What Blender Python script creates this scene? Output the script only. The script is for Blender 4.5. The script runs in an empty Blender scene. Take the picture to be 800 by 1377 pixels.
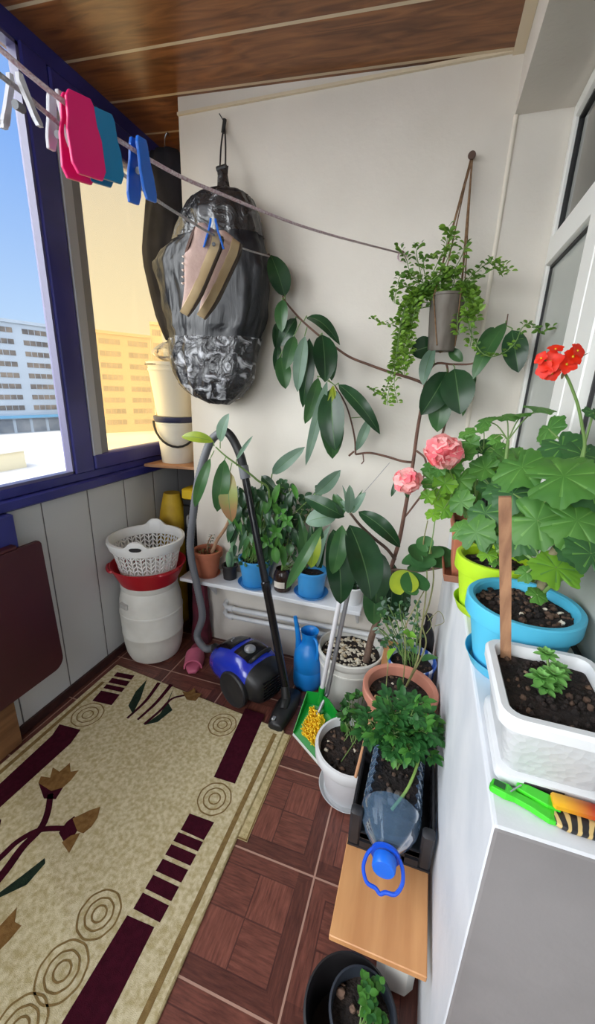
import bpy, math, random
from mathutils import Vector, Matrix, noise
V = Vector
random.seed(7)
sc = bpy.context.scene
COL = sc.collection
PI = math.pi

# ------------------------------------------------------------------ camera
F_PX, CAM_Z = 534.85, 1.5
yaw, pitch, roll = 0.304457, -0.3013716, -0.0352394
ROT = Matrix.Rotation(yaw, 3, 'Z') @ Matrix.Rotation(pitch, 3, 'X') @ Matrix.Rotation(roll, 3, 'Y')
EYE = V((0, 0, CAM_Z))
cd = bpy.data.cameras.new('camera')
cam = bpy.data.objects.new('camera', cd)
COL.objects.link(cam)
cx, cf, cu = ROT @ V((1, 0, 0)), ROT @ V((0, 1, 0)), ROT @ V((0, 0, 1))
cam.matrix_world = Matrix(((cx.x, cu.x, -cf.x, 0), (cx.y, cu.y, -cf.y, 0), (cx.z, cu.z, -cf.z, CAM_Z), (0, 0, 0, 1)))
cd.sensor_fit = 'VERTICAL'
cd.sensor_height = 24
cd.lens = F_PX / 1377 * 24
cd.clip_start = 0.01
cd.clip_end = 2000
sc.camera = cam

def at(px, py, X=None, Y=None, Z=None, d=None):
    """measured point: where the sight line of a photo position meets a known wall, height or distance"""
    r = ROT @ V(((px - 400) / F_PX, 1, -(py - 688.5) / F_PX))
    if X is not None: t = X / r.x
    elif Y is not None: t = Y / r.y
    elif Z is not None: t = (Z - CAM_Z) / r.z
    else: t = d / r.length
    return EYE + r * t

# ------------------------------------------------------------------ materials
def lin(c):
    c = c / 255
    return c / 12.92 if c <= .04045 else ((c + .055) / 1.055) ** 2.4
def rgb(c): return (lin(c[0]), lin(c[1]), lin(c[2]), 1)

class NT:
    def __init__(s, name):
        s.m = bpy.data.materials.new(name); s.m.use_nodes = True
        s.t = s.m.node_tree; s.t.nodes.clear()
        s.out = s.n('ShaderNodeOutputMaterial')
    def n(s, typ, **kw):
        nd = s.t.nodes.new(typ)
        for k, v in kw.items():
            if k.startswith('i_'):
                key = k[2:].replace('_', ' ')
                nd.inputs[int(key) if key.isdigit() else key].default_value = v
            else: setattr(nd, k, v)
        return nd
    def l(s, a, b): s.t.links.new(a, b)
    def math(s, op, a, b=0.0, c=None):
        nd = s.n('ShaderNodeMath', operation=op)
        for i, v in enumerate((a, b) if c is None else (a, b, c)):
            if hasattr(v, 'is_output'): s.l(v, nd.inputs[i])
            else: nd.inputs[i].default_value = v
        return nd.outputs[0]
    def mix(s, f, a, b):
        nd = s.n('ShaderNodeMix', data_type='RGBA')
        for i, v in ((0, f), (6, a), (7, b)):
            if hasattr(v, 'is_output'): s.l(v, nd.inputs[i])
            else: nd.inputs[i].default_value = v
        return nd.outputs[2]

def mat(name, c, rough=.5, c2=None, scale=8, stretch=None, bump=0, bscale=40, metal=0, spec=.5, trans=0, thresh=(.35, .65), detail=3, coat=0, tl=0, alpha=1.0):
    k = NT(name)
    p = k.n('ShaderNodeBsdfPrincipled')
    p.inputs['Roughness'].default_value = rough
    p.inputs['Metallic'].default_value = metal
    p.inputs['Specular IOR Level'].default_value = spec
    p.inputs['Transmission Weight'].default_value = trans
    p.inputs['Coat Weight'].default_value = coat
    p.inputs['Alpha'].default_value = alpha
    base = None
    tc = k.n('ShaderNodeTexCoord')
    if c2 is not None:
        vec = tc.outputs['Object']
        if stretch:
            mp = k.n('ShaderNodeMapping'); mp.inputs['Scale'].default_value = stretch
            k.l(vec, mp.inputs[0]); vec = mp.outputs[0]
        nz = k.n('ShaderNodeTexNoise'); nz.inputs['Scale'].default_value = scale; nz.inputs['Detail'].default_value = detail
        k.l(vec, nz.inputs['Vector'])
        mr = k.n('ShaderNodeMapRange'); mr.inputs[1].default_value = thresh[0]; mr.inputs[2].default_value = thresh[1]
        k.l(nz.outputs[0], mr.inputs[0])
        base = k.mix(mr.outputs[0], rgb(c), rgb(c2))
        k.l(base, p.inputs['Base Color'])
    else:
        p.inputs['Base Color'].default_value = rgb(c)
    if bump:
        nb = k.n('ShaderNodeTexNoise'); nb.inputs['Scale'].default_value = bscale; nb.inputs['Detail'].default_value = 4
        k.l(tc.outputs['Object'], nb.inputs['Vector'])
        b = k.n('ShaderNodeBump'); b.inputs['Strength'].default_value = bump; b.inputs['Distance'].default_value = .01
        k.l(nb.outputs[0], b.inputs['Height']); k.l(b.outputs[0], p.inputs['Normal'])
    sh = p.outputs[0]
    if tl:
        t = k.n('ShaderNodeBsdfTranslucent')
        if base is not None: k.l(base, t.inputs[0])
        else: t.inputs[0].default_value = rgb(c)
        mx = k.n('ShaderNodeMixShader'); mx.inputs[0].default_value = tl
        k.l(sh, mx.inputs[1]); k.l(t.outputs[0], mx.inputs[2]); sh = mx.outputs[0]
    k.l(sh, k.out.inputs[0])
    return k.m

def thin_glass(name, tint=(255, 255, 255), refl=1.0, haze=0, hazecol=(230, 230, 230), rough=.0, scatter=False):
    """a thin pane or film: see-through with a Fresnel reflection"""
    k = NT(name)
    t = k.n('ShaderNodeBsdfTransparent'); t.inputs[0].default_value = rgb(tint)
    g = k.n('ShaderNodeBsdfGlossy'); g.inputs['Roughness'].default_value = rough
    fr = k.n('ShaderNodeLayerWeight'); fr.inputs[0].default_value = .12
    f = k.math('MULTIPLY', fr.outputs[0], refl)
    mx = k.n('ShaderNodeMixShader'); k.l(f, mx.inputs[0]); k.l(t.outputs[0], mx.inputs[1]); k.l(g.outputs[0], mx.inputs[2])
    sh = mx.outputs[0]
    if haze:
        d = k.n('ShaderNodeBsdfTranslucent' if scatter else 'ShaderNodeBsdfDiffuse'); d.inputs[0].default_value = rgb(hazecol)
        m2 = k.n('ShaderNodeMixShader'); m2.inputs[0].default_value = haze
        k.l(sh, m2.inputs[1]); k.l(d.outputs[0], m2.inputs[2]); sh = m2.outputs[0]
    k.l(sh, k.out.inputs[0])
    return k.m

# ------------------------------------------------------------------ mesh builder
def basis(ax):
    ax = V(ax).normalized()
    h = V((0, 0, 1)) if abs(ax.z) < .9 else V((1, 0, 0))
    a = ax.cross(h).normalized(); b = ax.cross(a).normalized()
    return a, b

def catmull(pts, n=6):
    pts = [V(p) for p in pts]
    if len(pts) < 3: 
        return [pts[0].lerp(pts[-1], i / n) for i in range(n + 1)]
    out = []
    q = [pts[0] * 2 - pts[1]] + pts + [pts[-1] * 2 - pts[-2]]
    for i in range(1, len(q) - 2):
        p0, p1, p2, p3 = q[i - 1:i + 3]
        for j in range(n):
            t = j / n
            out.append(.5 * ((2 * p1) + (p2 - p0) * t + (2 * p0 - 5 * p1 + 4 * p2 - p3) * t * t + (3 * p1 - p0 - 3 * p2 + p3) * t ** 3))
    out.append(pts[-1])
    return out

class MB:
    def __init__(s): s.v = []; s.f = []; s.mi = []
    def add(s, vs, fs, mi=0):
        o = len(s.v); s.v += [V(v) for v in vs]
        for f in fs: s.f.append(tuple(i + o for i in f)); s.mi.append(mi)
        return s
    def box(s, lo, hi, mi=0, M=None, bev=0):
        x0, y0, z0 = lo; x1, y1, z1 = hi
        if bev:
            b = bev; vs = []; 
            c = V(((x0 + x1) / 2, (y0 + y1) / 2, (z0 + z1) / 2)); h = V(((x1 - x0) / 2, (y1 - y0) / 2, (z1 - z0) / 2))
            b = min(b, h.x * .49, h.y * .49, h.z * .49)
            prof = [(-h.z, b), (-h.z + b, 0), (h.z - b, 0), (h.z, b)]
            rings = []
            for z, ins in prof:
                X, Y = h.x - ins, h.y - ins
                rings.append([(X, -Y + b), (X, Y - b), (X - b, Y), (-X + b, Y), (-X, Y - b), (-X, -Y + b), (-X + b, -Y), (X - b, -Y)])
                vs += [c + V((p[0], p[1], z)) for p in rings[-1]]
            fs = []
            for r in range(3):
                for i in range(8): fs.append((r * 8 + i, r * 8 + (i + 1) % 8, r * 8 + 8 + (i + 1) % 8, r * 8 + 8 + i))
            fs.append(tuple(range(7, -1, -1))); fs.append(tuple(range(24, 32)))
        else:
            vs = [V(p) for p in ((x0, y0, z0), (x1, y0, z0), (x1, y1, z0), (x0, y1, z0), (x0, y0, z1), (x1, y0, z1), (x1, y1, z1), (x0, y1, z1))]
            fs = [(3, 2, 1, 0), (4, 5, 6, 7), (0, 1, 5, 4), (1, 2, 6, 5), (2, 3, 7, 6), (3, 0, 4, 7)]
        if M is not None: vs = [M @ v for v in vs]
        return s.add(vs, fs, mi)
    def lathe(s, c, prof, seg=40, mi=0, ax=None, cap0=True, cap1=True, sx=1, sy=1, M=None, wob=None):
        """prof: list of (radius, height)"""
        c = V(c); vs = []
        a, b, w = V((1, 0, 0)), V((0, 1, 0)), V((0, 0, 1))
        if ax is not None:
            w = V(ax).normalized(); a, b = basis(w); b = w.cross(a)
        for r, z in prof:
            for i in range(seg):
                t = 2 * PI * i / seg
                rr = r * (wob(t, z) if wob else 1)
                p = c + a * (rr * sx * math.cos(t)) + b * (rr * sy * math.sin(t)) + w * z
                vs.append(M @ p if M is not None else p)
        fs = []
        for k in range(len(prof) - 1):
            for i in range(seg):
                j = (i + 1) % seg
                fs.append((k * seg + i, k * seg + j, (k + 1) * seg + j, (k + 1) * seg + i))
        if cap0: fs.append(tuple(range(seg - 1, -1, -1)))
        if cap1: fs.append(tuple((len(prof) - 1) * seg + i for i in range(seg)))
        return s.add(vs, fs, mi)
    def tube(s, pts, r, seg=8, mi=0, cap=True):
        pts = [V(p) for p in pts]; n = len(pts)
        rs = r if isinstance(r, (list, tuple)) else [r] * n
        if len(rs) != n: rs = [rs[0] + (rs[-1] - rs[0]) * i / (n - 1) for i in range(n)]
        vs = []; ref = None
        for i, p in enumerate(pts):
            d = (pts[min(i + 1, n - 1)] - pts[max(i - 1, 0)])
            if d.length < 1e-9: d = V((0, 0, 1))
            d.normalize()
            if ref is None: ref, _ = basis(d)
            a = (ref - d * ref.dot(d))
            if a.length < 1e-6: a, _ = basis(d)
            a.normalize(); ref = a; b = d.cross(a)
            for k in range(seg):
                t = 2 * PI * k / seg
                vs.append(p + (a * math.cos(t) + b * math.sin(t)) * rs[i])
        fs = []
        for i in range(n - 1):
            for k in range(seg):
                j = (k + 1) % seg
                fs.append((i * seg + k, i * seg + j, (i + 1) * seg + j, (i + 1) * seg + k))
        if cap:
            fs.append(tuple(range(seg - 1, -1, -1))); fs.append(tuple((n - 1) * seg + k for k in range(seg)))
        return s.add(vs, fs, mi)
    def ball(s, c, r, seg=12, rings=7, mi=0, sc3=(1, 1, 1), M=None, jit=0):
        c = V(c); vs = []; fs = []
        for i in range(rings + 1):
            ph = PI * i / rings
            for k in range(seg):
                t = 2 * PI * k / seg
                q = V((math.sin(ph) * math.cos(t), math.sin(ph) * math.sin(t), math.cos(ph)))
                rr = r * (1 + jit * noise.noise(q * 1.7 + c * 31)) if jit else r
                q = V((q.x * sc3[0], q.y * sc3[1], q.z * sc3[2])) * rr
                vs.append(c + (M @ q if M is not None else q))
        for i in range(rings):
            for k in range(seg):
                j = (k + 1) % seg
                fs.append((i * seg + k, (i + 1) * seg + k, (i + 1) * seg + j, i * seg + j))
        return s.add(vs, fs, mi)
    def prism(s, poly, d, mi=0):
        """poly: list of points (a face), d: extrusion vector"""
        n = len(poly); d = V(d)
        vs = [V(p) for p in poly] + [V(p) + d for p in poly]
        fs = [tuple(range(n - 1, -1, -1)), tuple(range(n, 2 * n))] + [(i, (i + 1) % n, n + (i + 1) % n, n + i) for i in range(n)]
        return s.add(vs, fs, mi)
    def loft(s, rings, mi=0, cap0=True, cap1=True, closed=True):
        n = len(rings[0]); vs = [p for r in rings for p in r]; fs = []
        m = n if closed else n - 1
        for k in range(len(rings) - 1):
            for i in range(m):
                j = (i + 1) % n
                fs.append((k * n + i, k * n + j, (k + 1) * n + j, (k + 1) * n + i))
        if cap0: fs.append(tuple(range(n - 1, -1, -1)))
        if cap1: fs.append(tuple((len(rings) - 1) * n + i for i in range(n)))
        return s.add(vs, fs, mi)
    # ---- leaves
    def leaf(s, base, tip, width, up=(0, 0, 1), bend=.12, fold=.25, n=7, shape='oval', mi=0, rib=None, stalk=0, curl=0):
        base, tip, up = V(base), V(tip), V(up)
        ax = tip - base; L = ax.length
        if L < 1e-6: return
        ax.normalize()
        side = ax.cross(up)
        if side.length < 1e-4: side, _ = basis(ax)
        side.normalize(); nrm = side.cross(ax).normalized()
        cols = (-1, -.52, -.035, .035, .52, 1) if rib is not None else (-1, -.5, 0, .5, 1)
        vs = []; W = width / 2
        for i in range(n + 1):
            t = i / n
            if shape == 'oval': w = (math.sin(PI * t ** .92)) ** .62 if 0 < t < 1 else 0
            elif shape == 'lance': w = (math.sin(PI * t ** .75)) ** .9 if 0 < t < 1 else 0
            elif shape == 'ovate': w = (math.sin(PI * t ** .6)) ** .8 if 0 < t < 1 else 0
            else: w = (1 - t) ** .6 * (1 if t > 0.02 else .6)          # strap
            w = max(w, .02)
            c = base + ax * (L * t) + nrm * (bend * L * 4 * t * (1 - t)) - nrm * (curl * L * t * t)
            for k in cols:
                vs.append(c + side * (W * w * k * (1 - .1 * fold)) + nrm * (fold * W * w * abs(k) ** 1.2))
        m = len(cols); fs = []; mis = []
        for i in range(n):
            for k in range(m - 1):
                o = i * m + k
                fs.append((o, o + 1, o + m + 1, o + m))
                mis.append(rib if (rib is not None and k == 2) else mi)
        o = len(s.v); s.v += vs
        for f, q in zip(fs, mis): s.f.append(tuple(i + o for i in f)); s.mi.append(q)
        return s
    def lobed(s, c, nrm, r, fwd, mi=0, lobes=7, pleat=.09, cup=.18, seg=42, notch=True, vein=None):
        """a round, pleated geranium leaf"""
        c, nrm = V(c), V(nrm).normalized()
        f = V(fwd); f = f - nrm * f.dot(nrm)
        if f.length < 1e-4: f, _ = basis(nrm)
        f.normalize(); g = nrm.cross(f)
        vs = [c]; fs = []
        R = (.34, .68, .9, 1.0)
        ph = random.random() * 3
        for q in R:
            for k in range(seg):
                t = 2 * PI * k / seg
                rr = 1 + .08 * math.cos(lobes * t + 0) * q + .03 * math.cos(lobes * 3 * t + ph) * q
                d = abs(((t - PI + PI) % (2 * PI)) - PI)     # 0 at back
                if notch: rr *= 1 - .55 * math.exp(-(d / .22) ** 2) * q
                h = cup * q * q * (1 + .5 * math.cos(2 * t + ph)) + pleat * q * (2.4 * abs(math.sin(lobes * t / 2)) ** .8 - 1.2)
                vs.append(c + (f * -math.cos(t) + g * math.sin(t)) * (r * q * rr) + nrm * (r * h))
        for k in range(seg): fs.append((0, 1 + k, 1 + (k + 1) % seg))
        for q in range(len(R) - 1):
            for k in range(seg):
                a = 1 + q * seg + k; b = 1 + q * seg + (k + 1) % seg
                fs.append((a, a + seg, b + seg, b))
        n0 = len(s.mi); s.add(vs, fs, mi)
        if vein is not None:
            st_ = seg // lobes
            for i in range(seg * 3):
                k = i % seg
                if (k % st_) in (0, st_ - 1) and i // seg < 2: s.mi[n0 + i] = vein
        return s
    def build(s, name, mats, parent=None, smooth=True, origin=None, bevel=0, sharp=40):
        me = bpy.data.meshes.new(name)
        if parent is not None:
            o0 = V((0, 0, 0)); p = parent
            while p is not None: o0 += p.location; p = p.parent
        elif origin is not None: o0 = V(origin)
        else:
            lo = [min(v[i] for v in s.v) for i in range(3)]; hi = [max(v[i] for v in s.v) for i in range(3)]
            o0 = V(((lo[0] + hi[0]) / 2, (lo[1] + hi[1]) / 2, lo[2]))
        me.from_pydata([tuple(v - o0) for v in s.v], [], s.f)
        if not isinstance(mats, (list, tuple)): mats = [mats]
        for m in mats: me.materials.append(m)
        me.polygons.foreach_set('material_index', s.mi)
        me.validate()
        if smooth:
            me.polygons.foreach_set('use_smooth', [True] * len(me.polygons))
            try: me.set_sharp_from_angle(angle=math.radians(sharp))
            except Exception: pass
        me.update()
        o = bpy.data.objects.new(name, me); COL.objects.link(o)
        if parent is not None: o.parent = parent
        else: o.location = o0
        if bevel:
            b = o.modifiers.new('b', 'BEVEL'); b.width = bevel; b.segments = 2; b.limit_method = 'ANGLE'
        return o

def tag(o, label=None, cat=None, group=None, kind=None):
    if label: o['label'] = label
    if cat: o['category'] = cat
    if group: o['group'] = group
    if kind: o['kind'] = kind
    return o
def thing(name, label, cat, loc=(0, 0, 0), group=None):
    o = bpy.data.objects.new(name, None); COL.objects.link(o); o.location = V(loc)
    o.empty_display_size = .05
    return tag(o, label, cat, group)
def copy_thing(r, loc, label=None, rotz=None):
    c = r.copy(); COL.objects.link(c); c.location = V(loc)
    if rotz is not None: c.rotation_euler.z = rotz
    if label: c['label'] = label
    for ch in list(r.children):
        d = ch.copy(); COL.objects.link(d); d.parent = c
        for g in list(ch.children):
            e = g.copy(); COL.objects.link(e); e.parent = d
    return c
def struct(o): o['kind'] = 'structure'; return o
def rnd(a, b): return a + (b - a) * random.random()
# ------------------------------------------------------------------ room
XL, YB, XR = -1.541, 1.888, .155          # left wall, back pier, house wall
SILL, XW = .925, .350                     # house window sill height, window plane
YREAR = -1.7
YREC = 2.45
def ceil_z(x): return 2.621 - .049 * x

M_plaster = mat('painted_plaster', (222, 216, 207), .75, (214, 208, 198), 3, bump=.12, bscale=60)
M_sillpaint = mat('sill_paint', (222, 224, 228), .55, (206, 210, 216), 6, bump=.15, bscale=25)
M_endgrey = mat('grey_end_face', (130, 126, 126), .7, (116, 112, 112), 4, bump=.1, bscale=50)  # darker grey for the end face of the sill wall
M_navy = mat('dark_window_vinyl', (54, 56, 136), .33, (44, 46, 114), 3)
M_sash = mat('grey_sash_vinyl', (172, 174, 182), .4)
M_pvc = mat('white_pvc', (232, 232, 228), .35)
M_gasket = mat('black_gasket', (38, 38, 40), .6)
M_trimcream = mat('cream_trim', (214, 200, 174), .5)

# floor: square tiles with a parquet print
def floor_mat():
    k = NT('parquet_print_tile')
    g = k.n('ShaderNodeNewGeometry'); sp = k.n('ShaderNodeSeparateXYZ'); k.l(g.outputs['Position'], sp.inputs[0])
    T = .334
    u0 = k.math('DIVIDE', k.math('ADD', sp.outputs[0], .171 + 10 * T), T)
    v0 = k.math('DIVIDE', k.math('ADD', sp.outputs[1], -.529 + 10 * T), T)
    u, v = k.math('FRACT', u0), k.math('FRACT', v0)
    def edge(a): return k.math('MINIMUM', a, k.math('SUBTRACT', 1.0, a))
    e = k.math('MINIMUM', edge(u), edge(v))
    grout = k.math('LESS_THAN', e, .0085)
    eu, ev = edge(u), edge(v)
    border = k.math('LESS_THAN', e, .15)
    # inner 2x2 blocks alternating
    qu = k.math('GREATER_THAN', u, .5); qv = k.math('GREATER_THAN', v, .5)
    chk = k.math('ABSOLUTE', k.math('SUBTRACT', qu, qv))
    # border strips run along their own edge
    bdir = k.math('LESS_THAN', ev, eu)
    d = k.n('ShaderNodeMix', data_type='FLOAT'); k.l(border, d.inputs[0]); k.l(chk, d.inputs[2]); k.l(bdir, d.inputs[3])
    def grain(sc3):
        mp = k.n('ShaderNodeMapping'); mp.inputs['Scale'].default_value = sc3; k.l(g.outputs['Position'], mp.inputs[0])
        n = k.n('ShaderNodeTexNoise'); n.inputs['Scale'].default_value = 1; n.inputs['Detail'].default_value = 5; n.inputs['Roughness'].default_value = .65
        k.l(mp.outputs[0], n.inputs['Vector']); return n.outputs[0]
    gx, gy = grain((14, 130, 1)), grain((130, 14, 1))
    gm = k.n('ShaderNodeMix', data_type='FLOAT'); k.l(d.outputs[0], gm.inputs[0]); k.l(gy, gm.inputs[2]); k.l(gx, gm.inputs[3])
    gr = k.n('ShaderNodeMapRange'); gr.inputs[1].default_value = .3; gr.inputs[2].default_value = .72; k.l(gm.outputs[0], gr.inputs[0])
    colA = k.mix(gr.outputs[0], rgb((90, 50, 43)), rgb((144, 88, 74)))
    colB = k.mix(gr.outputs[0], rgb((64, 35, 32)), rgb((112, 66, 56)))
    inner_v = k.mix(chk, colA, k.mix(.35, colA, colB))
    # wide dark strip on two sides of every tile
    bb = k.math('MULTIPLY', border, k.math('GREATER_THAN', k.math('MULTIPLY', k.math('ADD', k.math('LESS_THAN', v, .15), k.math('GREATER_THAN', u, .85)), 1.0), .5))
    col = k.mix(border, inner_v, k.mix(bb, k.mix(.5, colA, colB), colB))
    # thin joints between printed blocks
    ju = k.math('LESS_THAN', k.math('ABSOLUTE', k.math('SUBTRACT', u, .5)), .006); jv = k.math('LESS_THAN', k.math('ABSOLUTE', k.math('SUBTRACT', v, .5)), .006)
    jb = k.math('LESS_THAN', k.math('ABSOLUTE', k.math('SUBTRACT', e, .15)), .005)
    j = k.math('MAXIMUM', k.math('MULTIPLY', k.math('MAXIMUM', ju, jv), k.math('SUBTRACT', 1.0, border)), jb)
    col = k.mix(k.math('MULTIPLY', j, .6), col, rgb((52, 28, 30)))
    col = k.mix(grout, col, rgb((176, 140, 124)))
    p = k.n('ShaderNodeBsdfPrincipled'); k.l(col, p.inputs['Base Color'])
    p.inputs['Roughness'].default_value = .34
    b = k.n('ShaderNodeBump'); b.inputs['Strength'].default_value = .25; b.inputs['Distance'].default_value = .002
    k.l(k.math('SUBTRACT', 1.0, grout), b.inputs['Height']); k.l(b.outputs[0], p.inputs['Normal'])
    k.l(p.outputs[0], k.out.inputs[0]); return k.m
M_floor = floor_mat()

def ceil_mat():
    k = NT('laminate_ceiling_boards')
    g = k.n('ShaderNodeNewGeometry'); sp = k.n('ShaderNodeSeparateXYZ'); k.l(g.outputs['Position'], sp.inputs[0])
    q = k.math('DIVIDE', k.math('ADD', sp.outputs[1], -1.40 + 4.8), .2395)
    f = k.math('FRACT', q); e = k.math('MINIMUM', f, k.math('SUBTRACT', 1.0, f))
    strip = k.math('LESS_THAN', e, .028)
    fl = k.math('FLOOR', q)
    off = k.n('ShaderNodeCombineXYZ'); k.l(k.math('MULTIPLY', fl, 7.3), off.inputs[0]); k.l(k.math('MULTIPLY', fl, 3.1), off.inputs[2])
    ad = k.n('ShaderNodeVectorMath', operation='ADD'); k.l(g.outputs['Position'], ad.inputs[0]); k.l(off.outputs[0], ad.inputs[1])
    mp = k.n('ShaderNodeMapping'); mp.inputs['Scale'].default_value = (2.2, 16, 1); k.l(ad.outputs[0], mp.inputs[0])
    n = k.n('ShaderNodeTexNoise'); n.inputs['Scale'].default_value = 1.6; n.inputs['Detail'].default_value = 6; n.inputs['Distortion'].default_value = 1.6
    k.l(mp.outputs[0], n.inputs['Vector'])
    mr = k.n('ShaderNodeMapRange'); mr.inputs[1].default_value = .32; mr.inputs[2].default_value = .7; k.l(n.outputs[0], mr.inputs[0])
    col = k.mix(mr.outputs[0], rgb((96, 56, 28)), rgb((152, 98, 56)))
    col = k.mix(strip, col, rgb((206, 188, 160)))
    p = k.n('ShaderNodeBsdfPrincipled'); k.l(col, p.inputs['Base Color']); p.inputs['Roughness'].default_value = .3
    k.l(p.outputs[0], k.out.inputs[0]); return k.m
M_ceil = ceil_mat()

def pvc_panel_mat():
    k = NT('white_wall_cladding')
    g = k.n('ShaderNodeNewGeometry'); sp = k.n('ShaderNodeSeparateXYZ'); k.l(g.outputs['Position'], sp.inputs[0])
    f = k.math('FRACT', k.math('DIVIDE', k.math('ADD', sp.outputs[1], -1.225 + 5.0), .25))
    e = k.math('MINIMUM', f, k.math('SUBTRACT', 1.0, f))
    j = k.math('LESS_THAN', e, .012)
    n = k.n('ShaderNodeTexNoise'); n.inputs['Scale'].default_value = 2.5; k.l(g.outputs['Position'], n.inputs['Vector'])
    col = k.mix(n.outputs[0], rgb((206, 208, 210)), rgb((190, 192, 194)))
    col = k.mix(j, col, rgb((92, 92, 94)))
    p = k.n('ShaderNodeBsdfPrincipled'); k.l(col, p.inputs['Base Color']); p.inputs['Roughness'].default_value = .35
    b = k.n('ShaderNodeBump'); b.inputs['Strength'].default_value = .6; b.inputs['Distance'].default_value = .003
    mr = k.n('ShaderNodeMapRange'); mr.inputs[2].default_value = .03; k.l(e, mr.inputs[0])
    k.l(mr.outputs[0], b.inputs['Height']); k.l(b.outputs[0], p.inputs['Normal'])
    k.l(p.outputs[0], k.out.inputs[0]); return k.m
M_clad = pvc_panel_mat()

struct(MB().box((-1.72, YREAR - .12, -.08), (1.3, YREC + .12, 0)).build('floor', M_floor, smooth=False))
m = MB()
xs = (-1.72, XR + .01)
m.add([(xs[0], YREAR - .1, ceil_z(xs[0])), (xs[1], YREAR - .1, ceil_z(xs[1])), (xs[1], YREC + .1, ceil_z(xs[1])), (xs[0], YREC + .1, ceil_z(xs[0])),
       (xs[0], YREAR - .1, 2.85), (xs[1], YREAR - .1, 2.85), (xs[1], YREC + .1, 2.85), (xs[0], YREC + .1, 2.85)],
      [(0, 3, 2, 1)[::-1], (4, 5, 6, 7), (0, 1, 5, 4), (1, 2, 6, 5), (2, 3, 7, 6), (3, 0, 4, 7)])
struct(m.build('ceiling', M_ceil, smooth=False))
# ceiling edge trim along the house wall and along the back pier
m = MB(); zt = ceil_z(.14)
m.box((.118, YREAR, zt - .006), (XR - .001, YB, zt + .002)).box((-1.2, YB - .012, 2.612), (XR, YB - .001, 2.622))
struct(m.build('trim_1', M_trimcream, smooth=False))

# back pier (the white wall), with its plaster bead on the right
m = MB().box((-1.2, YB, 0), (XW + .25, YREC + .12, 2.72))
struct(m.build('wall_back', M_plaster, smooth=False))
m = MB().tube([(XR + .004, YB + .002, SILL), (XR + .004, YB + .002, 2.44)], .009, 8)
struct(m.build('trim_2', mat('bead_plaster', (226, 218, 204), .6), sharp=80))
# recess end wall
M_recess = mat('recess_dark_panel', (46, 44, 70), .5, (38, 36, 58), 3)
struct(MB().box((-1.72, YREC, 0), (-1.2, YREC + .12, 2.75)).build('wall_recess', M_recess, smooth=False))
# parapet under the balcony windows
struct(MB().box((-1.72, YREAR - .1, 0), (XL, YREC, 1.0)).build('wall_left', M_clad, smooth=False))
struct(MB().box((XL, YREAR, 0), (XL + .012, YREC, .045)).build('baseboard_left', mat('dark_tile_skirting', (70, 44, 42), .35, (52, 32, 32), 20), smooth=False))
# rear wall
struct(MB().box((-1.72, YREAR - .12, 0), (1.3, YREAR, .95)).build('wall_rear', M_plaster, smooth=False))
# unseen glazed end added behind the photographer to let in more daylight (window_rear_fill)
m = MB()
for x in (XL - .02, -.70, XR + .02): m.box((x - .045, YREAR - .08, .95), (x + .045, YREAR - .02, 2.72), bev=.004)
for z in (.95, 2.66): m.box((XL - .06, YREAR - .08, z), (XR + .06, YREAR - .02, z + .06), bev=.004)
w3 = struct(m.build('window_rear_fill', M_navy))
for xa, xb in ((XL + .025, -.745), (-.655, XR - .025)): MB().box((xa, YREAR - .053, 1.01), (xb, YREAR - .047, 2.66)).build('pane', thin_glass('rear_pane', (250, 252, 252), .8), w3, smooth=False)
struct(MB().box((XR + .06, YREAR - .12, .95), (1.3, YREAR, 2.85)).build('wall_rear_pier', M_plaster, smooth=False))

# house wall: parapet with sill, beam above the opening, pier behind the door
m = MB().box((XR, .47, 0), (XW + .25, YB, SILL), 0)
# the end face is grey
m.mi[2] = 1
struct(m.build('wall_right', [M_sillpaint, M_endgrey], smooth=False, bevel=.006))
struct(MB().box((XR, YREAR, 2.44), (XW + .25, YB, 2.85)).build('wall_beam', M_plaster, smooth=False))
struct(MB().box((XR, YREAR, 0), (XW + .25, -.5, 2.44)).build('wall_house', M_plaster, smooth=False))

# ---- house window (window_2): white vinyl, fixed transom above, two lower lights
def thick(m, lo, hi, mi=0, bev=.004): m.box(lo, hi, mi, bev=bev)
m = MB()
Z0, Z1 = SILL + .002, 2.44
fx0, fx1 = XW - .012, XW + .055
thick(m, (fx0, YB - .042, Z0), (fx1, YB - .002, Z1))            # left jamb
thick(m, (fx0, .47, Z0), (fx1, YB - .04, Z0 + .06))              # bottom
thick(m, (fx0, .47, Z1 - .05), (fx1, YB - .04, Z1))              # top
thick(m, (fx0 - .004, .47, 1.955), (fx1, YB - .04, 2.045))        # transom
thick(m, (fx0, .47, Z0), (fx1, .53, Z1))
w2 = m.build('window_2', M_pvc); struct(w2)
m = MB()
thick(m, (fx0 - .012, 1.26, Z0 + .05), (fx1 - .01, 1.36, 1.96)); thick(m, (fx0 - .012, 1.14, Z0 + .05), (fx1 - .01, 1.255, 1.96))
m.build('mullion', M_pvc, w2)
m = MB()
for (y0, y1, z0, z1) in ((1.36, YB - .042, Z0 + .06, 1.955), (.53, 1.14, Z0 + .06, 1.955), (.53, YB - .042, 2.045, Z1 - .05)):
    w = .009
    m.box((fx0 + .012, y0, z0), (fx0 + .03, y0 + w, z1)).box((fx0 + .012, y1 - w, z0), (fx0 + .03, y1, z1))
    m.box((fx0 + .012, y0, z0), (fx0 + .03, y1, z0 + w)).box((fx0 + .012, y0, z1 - w), (fx0 + .03, y1, z1))
m.build('gasket', M_gasket, w2)
M_housepane = thin_glass('house_window_glass', (205, 210, 208), 2.4)
M_reflhaze = thin_glass('reflection_haze_glass', (205, 210, 208), 2.4, haze=.5, hazecol=(210, 213, 206))  # pale haze colour stands in for light reflected in the lower panes
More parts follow.
